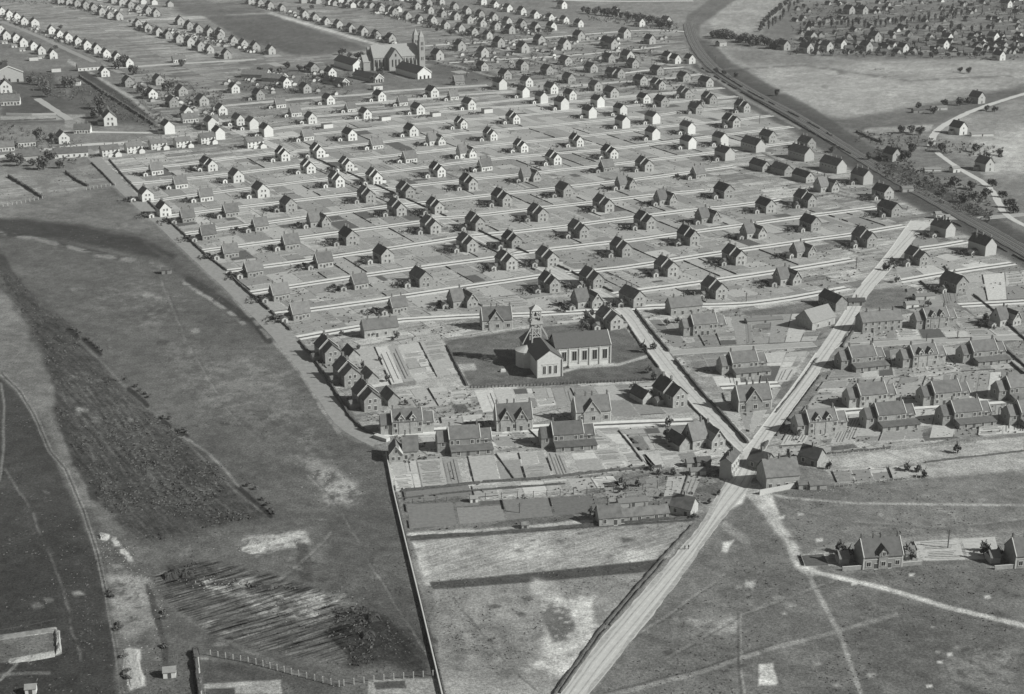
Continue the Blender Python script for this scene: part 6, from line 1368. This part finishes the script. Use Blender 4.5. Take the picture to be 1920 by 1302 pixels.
for x, y, h, lab in [(1777, 1028, 7, 'dark pole standing between the two foreground double houses'), (974, 962, 4, 'pole on the allotment strip above the dark hut'), (1473, 878, 6, 'pole in the yard behind the large corner house'), (1357, 872, 5, 'pole with short arm beside the left corner house'), (1341, 118, 7, 'pole beside the railway near its bend'),
   (1222, 123, 7, 'pole on the lanes below the railway bend'), (1424, 232, 7, 'pole near the rails above the grey terraces'), (1605, 505, 7, 'pole at the upper left of the wide street'), (1399, 566, 5, 'pole on the lane beside the fork plots'), (235, 715, 4, 'first short pole at the scrub edge'), (229, 716, 3, 'second short pole at the scrub edge'),
   (1737, 640, 4, 'first short pole on the side street'), (1795, 635, 4, 'second short pole on the side street')]: pole(x, y, h, lab)
# earth banks of the square pit, spoil heaps
def mound(px, h, m, lab, name='spoil_heap', cat='heap'):
    pts = [P(*p) for p in px]; c = sum(pts, Vector())/len(pts); b = MB(); rn = random.Random(int(px[0][0])); ring = [[], [], []]; N = 28
    for i in range(N):
        f = i/N*len(pts); a = pts[int(f)].lerp(pts[(int(f)+1) % len(pts)], f-int(f))-c
        for k, (s, z) in enumerate(((1, 0), (0.75, 0.75), (0.35, 1))): ring[k].append(Vector((a.x*s*rn.uniform(.92, 1.05), a.y*s*rn.uniform(.92, 1.05), h*z*rn.uniform(.6, 1.1) if z else 0)))
    for k in range(2):
        for i in range(N): b.face([ring[k][i], ring[k][(i+1) % N], ring[k+1][(i+1) % N], ring[k+1][i]])
    b.face(ring[2]); return tag(link(name, raw_mesh(b, name, [m]), None, c), lab, cat)
CH = mat('chalky_spoil', 0.30, 0.45, 1.6, 1.0, bump=0.6); EA = mat('earth_bank', 0.17, 0.3, 0.8, 1.0)
mound([(104, 1180), (112, 1182), (116, 1222), (106, 1228)], 1.0, CH, 'pale earth bank on the right side of the square pit', 'earth_bank', 'bank'); mound([(20, 1236), (60, 1232), (106, 1224), (104, 1232), (60, 1240), (20, 1244)], 0.8, CH, 'pale earth bank on the near side of the square pit', 'earth_bank', 'bank')
mound([(-10, 1195), (50, 1186), (104, 1178), (104, 1184), (50, 1192), (-10, 1203)], 0.8, EA, 'pale earth bank on the far side of the square pit', 'earth_bank', 'bank')
mound([(233, 1218), (256, 1216), (264, 1250), (268, 1285), (244, 1292), (232, 1255)], 0.35, CH, 'flat white chalk tip in the workings at lower left'); mound([(184, 1003), (200, 1002), (203, 1010), (188, 1013)], 1.0, CH, 'small white heap beside the cart track')
mound([(455, 1034), (480, 1028), (500, 1026), (490, 1036), (470, 1040)], 0.5, CH, 'ragged chalk heap left of centre on the common')
for q, (x, y) in enumerate([(318, 1082), (330, 1076), (700, 1160), (690, 1192), (350, 1078)]): mound([(x-14, y-5), (x+12, y-6), (x+16, y+5), (x-10, y+7)], 1.4, mat('dark_spoil', 0.045, .4, .8, 1), f"dark clinker heap, {ORD[q]} of the scattered heaps on the tipped ground", 'spoil_heap', 'heap')
for q, (x, y) in enumerate([(208, 1112), (210, 1120), (222, 1172), (224, 1180), (306, 1150), (309, 1160), (308, 1215), (232, 1232), (238, 1272), (236, 1262)]):
    o = link('bush', BUSH[q % 3], None, P(x, y), q*1.7); o.scale = (0.75, 1.3, 0.6); tag(o, f"dark weedy bush, {ORD[q]} down along the track through the workings", 'bush', 'weedy bushes along the workings track')
# two walkers on the main road
def person(x, y, rz, lab, step):
    vs = [(0, 0, .92), (0, 0, 1.15), (0, 0, 1.42), (0, 0, 1.52), (0, .02, 1.68), (.1, 0, .88), (.11, .12*step, .48), (.11, .02*step-.05, .06), (-.1, 0, .88), (-.11, -.12*step, .48), (-.11, -.26*step, .08), (.2, 0, 1.4), (.25, -.08*step, 1.12), (.24, -.02, .86), (-.2, 0, 1.4), (-.25, .1*step, 1.12), (-.24, .18*step, .88), (.11, .12, .04), (-.11, -.1, .04)]
    es = [(0, 1), (1, 2), (2, 3), (3, 4), (0, 5), (5, 6), (6, 7), (0, 8), (8, 9), (9, 10), (2, 11), (11, 12), (12, 13), (2, 14), (14, 15), (15, 16), (7, 17), (10, 18)]
    rd = [.17, .16, .18, .07, .12, .11, .075, .05, .11, .075, .05, .08, .055, .04, .08, .055, .04, .045, .045]
    me = bpy.data.meshes.new('person'); me.from_pydata(vs, es, []); o = link('person', me, None, P(x, y)+Vector((0, 0, 0.03)), rz)
    o.modifiers.new('skin', 'SKIN')
    if not me.skin_vertices: me.attributes
    try:
        for i, r in enumerate(rd): me.skin_vertices[0].data[i].radius = (r, r)
        me.skin_vertices[0].data[0].use_root = True
    except Exception: 
        pass
    s = o.modifiers.new('sub', 'SUBSURF'); s.levels = 1; s.render_levels = 1; me.materials.append(mat('dark_cloth', 0.04, .2))
    tag(o, lab, 'person', 'two people walking on the main road')
person(1284, 1031, R(-60), 'person in dark clothes walking on the main road, left of two', 1); person(1291, 1030, R(-60), 'person in dark clothes walking on the main road, right of two', -1)
# ------------------------------------------------------------------ uncountable growth
def scatter(name, lab, n, test, size, h, m, seed, quads=3):
    rn = np.random.RandomState(seed); b = MB(); k = 0; tries = 0
    while k < n and tries < n*30:
        tries += 1; x = rn.uniform(-20, 1940); y = rn.uniform(150, 1302)
        i = int((y-gy[0])/1); iy = np.searchsorted(gy, y); ix = np.searchsorted(gx, x)
        if iy >= len(gy) or ix >= len(gx): continue
        pr = 0 if ROADM[iy, ix] else test(iy, ix, x, y)
        if rn.rand() > pr: continue
        p = P(x, y); s = size*rn.uniform(.5, 1.5)
        for _ in range(quads):
            a = rn.uniform(0, 6.28); c_ = Vector((math.cos(a), math.sin(a), 0))*s; q = p+Vector((rn.uniform(-s, s), rn.uniform(-s, s), 0)); hh = Vector((rn.uniform(-.3, .3)*s, rn.uniform(-.3, .3)*s, h*rn.uniform(.5, 1.4)))
            b.face([q-c_, q+c_, q+c_*0.6+hh, q-c_*0.7+hh*1.1])
        k += 1
    return tag(link(name, raw_mesh(b, name, [m])), lab, 'plants', kind='stuff')
ROADM = np.zeros(GX.shape, bool)
for L_, w_ in [(AVE, 6.5), ([((a[0]+b[0])/2, (a[1]+b[1])/2) for a, b in zip(RS_L, RS_R)], 9), ([((a[0]+b[0])/2, (a[1]+b[1])/2) for a, b in zip(ext(BR_L, 2), ext(BR_R, 2))], 9), ([(157, 285), (222, 342), (310, 424), (412, 516), (505, 605), (558, 664), (620, 760), (670, 818), (705, 830)], 9)]:
    ROADM |= line_d(GX, GY, L_) < w_*pxm*0.8
for sg_ in LANES.values():
    for s_ in sg_: ROADM |= line_d(GX, GY, s_) < 3.2*pxm*0.55+1
GN = fbm(WX/20+5, WY/20+9, 3)
scatter('garden_plants', 'low garden plants and shrubs dotted through the cottage plots', 3400, lambda i, j, x, y: (GARD[i, j] > .5)*(0.12+1.5*max(0, GN[i, j]-.5))*min(1, (y+200)/800)*(0.15 if TONE[i, j] > 145 else 1), .3, .42, mat('garden_leaf', 0.12, .5, 1.0, 1.0), 4, 4)
scatter('scrub', 'coarse dark scrub covering the long triangular patch of the common', 2600, lambda i, j, x, y: (SCR[i, j] > .5)*(x < 700)*0.9*max(0, (GN[i, j]-.38)*5), .38, .3, mat('scrub_leaf', 0.1, .5, 1.0, 1.0), 5)
scatter('rough_grass', 'tussocks of rough grass on the open common', 4200, lambda i, j, x, y: (GARD[i, j] < .1)*(SCR[i, j] < .1)*(TONE[i, j] < 125)*(y > 380)*0.35*max(0, (GN[i, j]-.4)*6), .28, .16, mat('rough_grass_leaf', 0.12, .4, 1.0, 1.0), 6, 2)

def far_growth(name, lab, boxes, seed, m):
    rn = random.Random(seed); b = MB()
    for (pts, n) in boxes:
        n = int(n*1.6)
        (xa, ya), (xb, yb), hw = pts
        for _ in range(n):
            f = rn.random(); x = xa+(xb-xa)*f+rn.gauss(0, 3); y = ya+(yb-ya)*f+rn.uniform(-hw, hw)
            if y < -30: continue
            p = P(x, y); s = rn.uniform(.7, 2.0)
            for _ in range(14):
                u_, a = rn.random(), rn.uniform(0, 6.28); q = p+Vector((math.cos(a)*s*rn.random(), math.sin(a)*s*rn.random(), u_*s*1.3)); d1 = Vector((rn.uniform(-1, 1), rn.uniform(-1, 1), rn.uniform(-1, 1)))*0.55; d2 = Vector((rn.uniform(-1, 1), rn.uniform(-1, 1), rn.uniform(-1, 1)))*0.55
                b.face([q-d1, q+d2, q+d1, q-d2])
    return tag(link(name, raw_mesh(b, name, [m])), lab, 'plants', kind='stuff')
far_growth('far_shrubs', 'dark shrubs and garden growth crowding between the far rows of houses',
 [(((0, 34), (245, 126), 4), 120), (((-5, 66), (105, 108), 4), 60), (((250, 46), (500, 100), 5), 170), (((210, 2), (300, 32), 3), 60), (((110, 8), (230, 38), 4), 80), (((335, 46), (420, 70), 4), 60), (((470, 8), (740, 82), 3), 160),
  (((700, 22), (920, 76), 5), 200), (((780, 14), (1000, 66), 5), 220), (((790, 4), (1030, 62), 5), 200), (((900, 10), (1090, 52), 3), 90), (((0, 0), (140, 6), 5), 60), (((560, -5), (800, 10), 8), 120), (((450, 150), (660, 160), 20), 120), (((800, 105), (1260, 90), 30), 260),
  (((250, 150), (420, 200), 25), 160), (((60, 150), (300, 225), 22), 170), (((1480, 60), (1915, 70), 45), 420), (((1490, 20), (1915, 20), 18), 220), (((1100, 30), (1270, 55), 8), 120), (((1640, 300), (1860, 400), 25), 260), (((1600, 255), (1880, 290), 12), 90), (((850, 130), (1300, 160), 25), 160), (((0, 250), (150, 290), 20), 130)], 31, mat('far_leaf', 0.11, .5, 1.0, 1.0))
rr = random.Random(77); b = MB()
for i in range(240):
    x = rr.uniform(1490, 1925); y = rr.choice((8, 22, 40, 56, 68, 78, 88, 97))+rr.uniform(-4, 4); p = P(x, y); a_ = rr.choice((0.2, 0.5, 1.7)); c, s = math.cos(a_), math.sin(a_); w_, l_, h_ = rr.uniform(1.8, 3.2), rr.uniform(2.6, 5), rr.uniform(1.6, 3.2)
    q = MB(); mm = rr.choice((0,)*14+(1,)); gable_walls(q, -w_, w_, -l_, l_, h_, h_+2.6, 'y', mm); gable_roof(q, -w_, w_, -l_, l_, h_, h_+2.6, 'y', m=2)
    for fc, m in zip(q.f, q.m): b.face([(p.x+q.v[k][0]*c-q.v[k][1]*s, p.y+q.v[k][0]*s+q.v[k][1]*c, q.v[k][2]) for k in fc], m)
tag(b.build('village_roofs', [M_render(), W_, RO]), 'mass of tiny roofs and sheds filling the village at the upper right', 'houses', kind='stuff')

wall([(1424, 928), (1462, 921), (1500, 913)], 'pale yard wall in front of the large corner house', .3, 2.0)
def rubble(name, lab, spots, m, seed, lo, hi):
    rn = random.Random(seed); b = MB()
    for pts, n in spots:
        for x, y in [(pts[0]+rn.gauss(0, 1)*pts[2], pts[1]+rn.gauss(0, 1)*pts[3]) for _ in range(n)]:
            p = P(x, y); s = rn.uniform(lo, hi); a = rn.uniform(0, 3.1); u_ = Vector((math.cos(a), math.sin(a), 0))*s; w_ = Vector((-math.sin(a), math.cos(a), 0))*s*rn.uniform(.5, 1); h = s*rn.uniform(.4, .9); t = rn.uniform(.3, .8)
            q = [p-u_-w_, p+u_-w_, p+u_+w_, p-u_+w_]; c = p+Vector((0, 0, h)); r = [c-u_*t-w_*t, c+u_*t-w_*t, c+u_*t+w_*t*.6, c-u_*t*.7+w_*t]
            b.face(r)
            for i in range(4): b.face([q[i], q[(i+1) % 4], r[(i+1) % 4], r[i]])
    return tag(link(name, raw_mesh(b, name, [m])), lab, 'rubble', kind='stuff')
rubble('chalk_rubble', 'pale broken chalk and brick rubble strewn over the workings', [((480, 1030, 22, 5), 90), ((520, 1016, 26, 5), 70), ((400, 1092, 26, 8), 70), ((235, 1040, 10, 16), 50), ((262, 1085, 14, 8), 50), ((248, 1240, 12, 26), 60), ((620, 905, 26, 18), 70), ((590, 1135, 50, 14), 60), ((300, 1150, 20, 40), 40), ((1030, 1130, 26, 26), 70), ((1080, 1190, 20, 30), 60), ((1040, 1250, 20, 14), 30), ((1545, 920, 30, 4), 40), ((1200, 930, 60, 14), 60), ((200, 1030, 8, 12), 20)], mat('chalk_rubble', .33, .2, 2.0, 1.0), 3, .06, .24)
rubble('clinker_rubble', 'dark clinker lumps over the tipped ground', [((720, 1200, 45, 26), 150), ((380, 1080, 45, 14), 110), ((500, 1105, 60, 10), 60), ((300, 1180, 10, 45), 60), ((1240, 920, 60, 18), 90), ((160, 1160, 20, 50), 60)], mat('clinker', .075, .4, 2.0, 1.0), 4, .1, .34)
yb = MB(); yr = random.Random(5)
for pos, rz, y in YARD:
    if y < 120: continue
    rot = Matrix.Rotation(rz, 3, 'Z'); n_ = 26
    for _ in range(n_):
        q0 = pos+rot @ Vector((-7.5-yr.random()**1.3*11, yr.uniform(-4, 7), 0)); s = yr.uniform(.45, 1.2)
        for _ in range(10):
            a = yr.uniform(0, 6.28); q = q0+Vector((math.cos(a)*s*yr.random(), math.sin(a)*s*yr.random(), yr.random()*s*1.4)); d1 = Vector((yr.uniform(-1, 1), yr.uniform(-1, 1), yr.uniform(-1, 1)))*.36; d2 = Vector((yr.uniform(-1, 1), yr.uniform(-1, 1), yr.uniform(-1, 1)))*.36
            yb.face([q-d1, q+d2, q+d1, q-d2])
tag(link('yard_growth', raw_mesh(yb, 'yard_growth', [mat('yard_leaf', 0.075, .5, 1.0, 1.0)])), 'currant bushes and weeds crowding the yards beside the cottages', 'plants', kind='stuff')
# the air: one closed box of thin even haze round the whole scene
hb = MB(); hb.box(-26000, 26000, -2500, 26000, -1.5, 262.0); hz = hb.build('haze', [bpy.data.materials.new('thin_haze')])
hm = hz.data.materials[0]; hm.use_nodes = True; hn = hm.node_tree; hn.nodes.clear(); ho = hn.nodes.new('ShaderNodeOutputMaterial'); hv = hn.nodes.new('ShaderNodeVolumePrincipled')
hv.inputs['Color'].default_value = (0.93, 0.935, 0.92, 1); hv.inputs['Density'].default_value = HAZE; hn.links.new(hv.outputs[0], ho.inputs['Volume']); tag(hz, 'thin even haze in the air over the whole place', 'haze', kind='stuff')
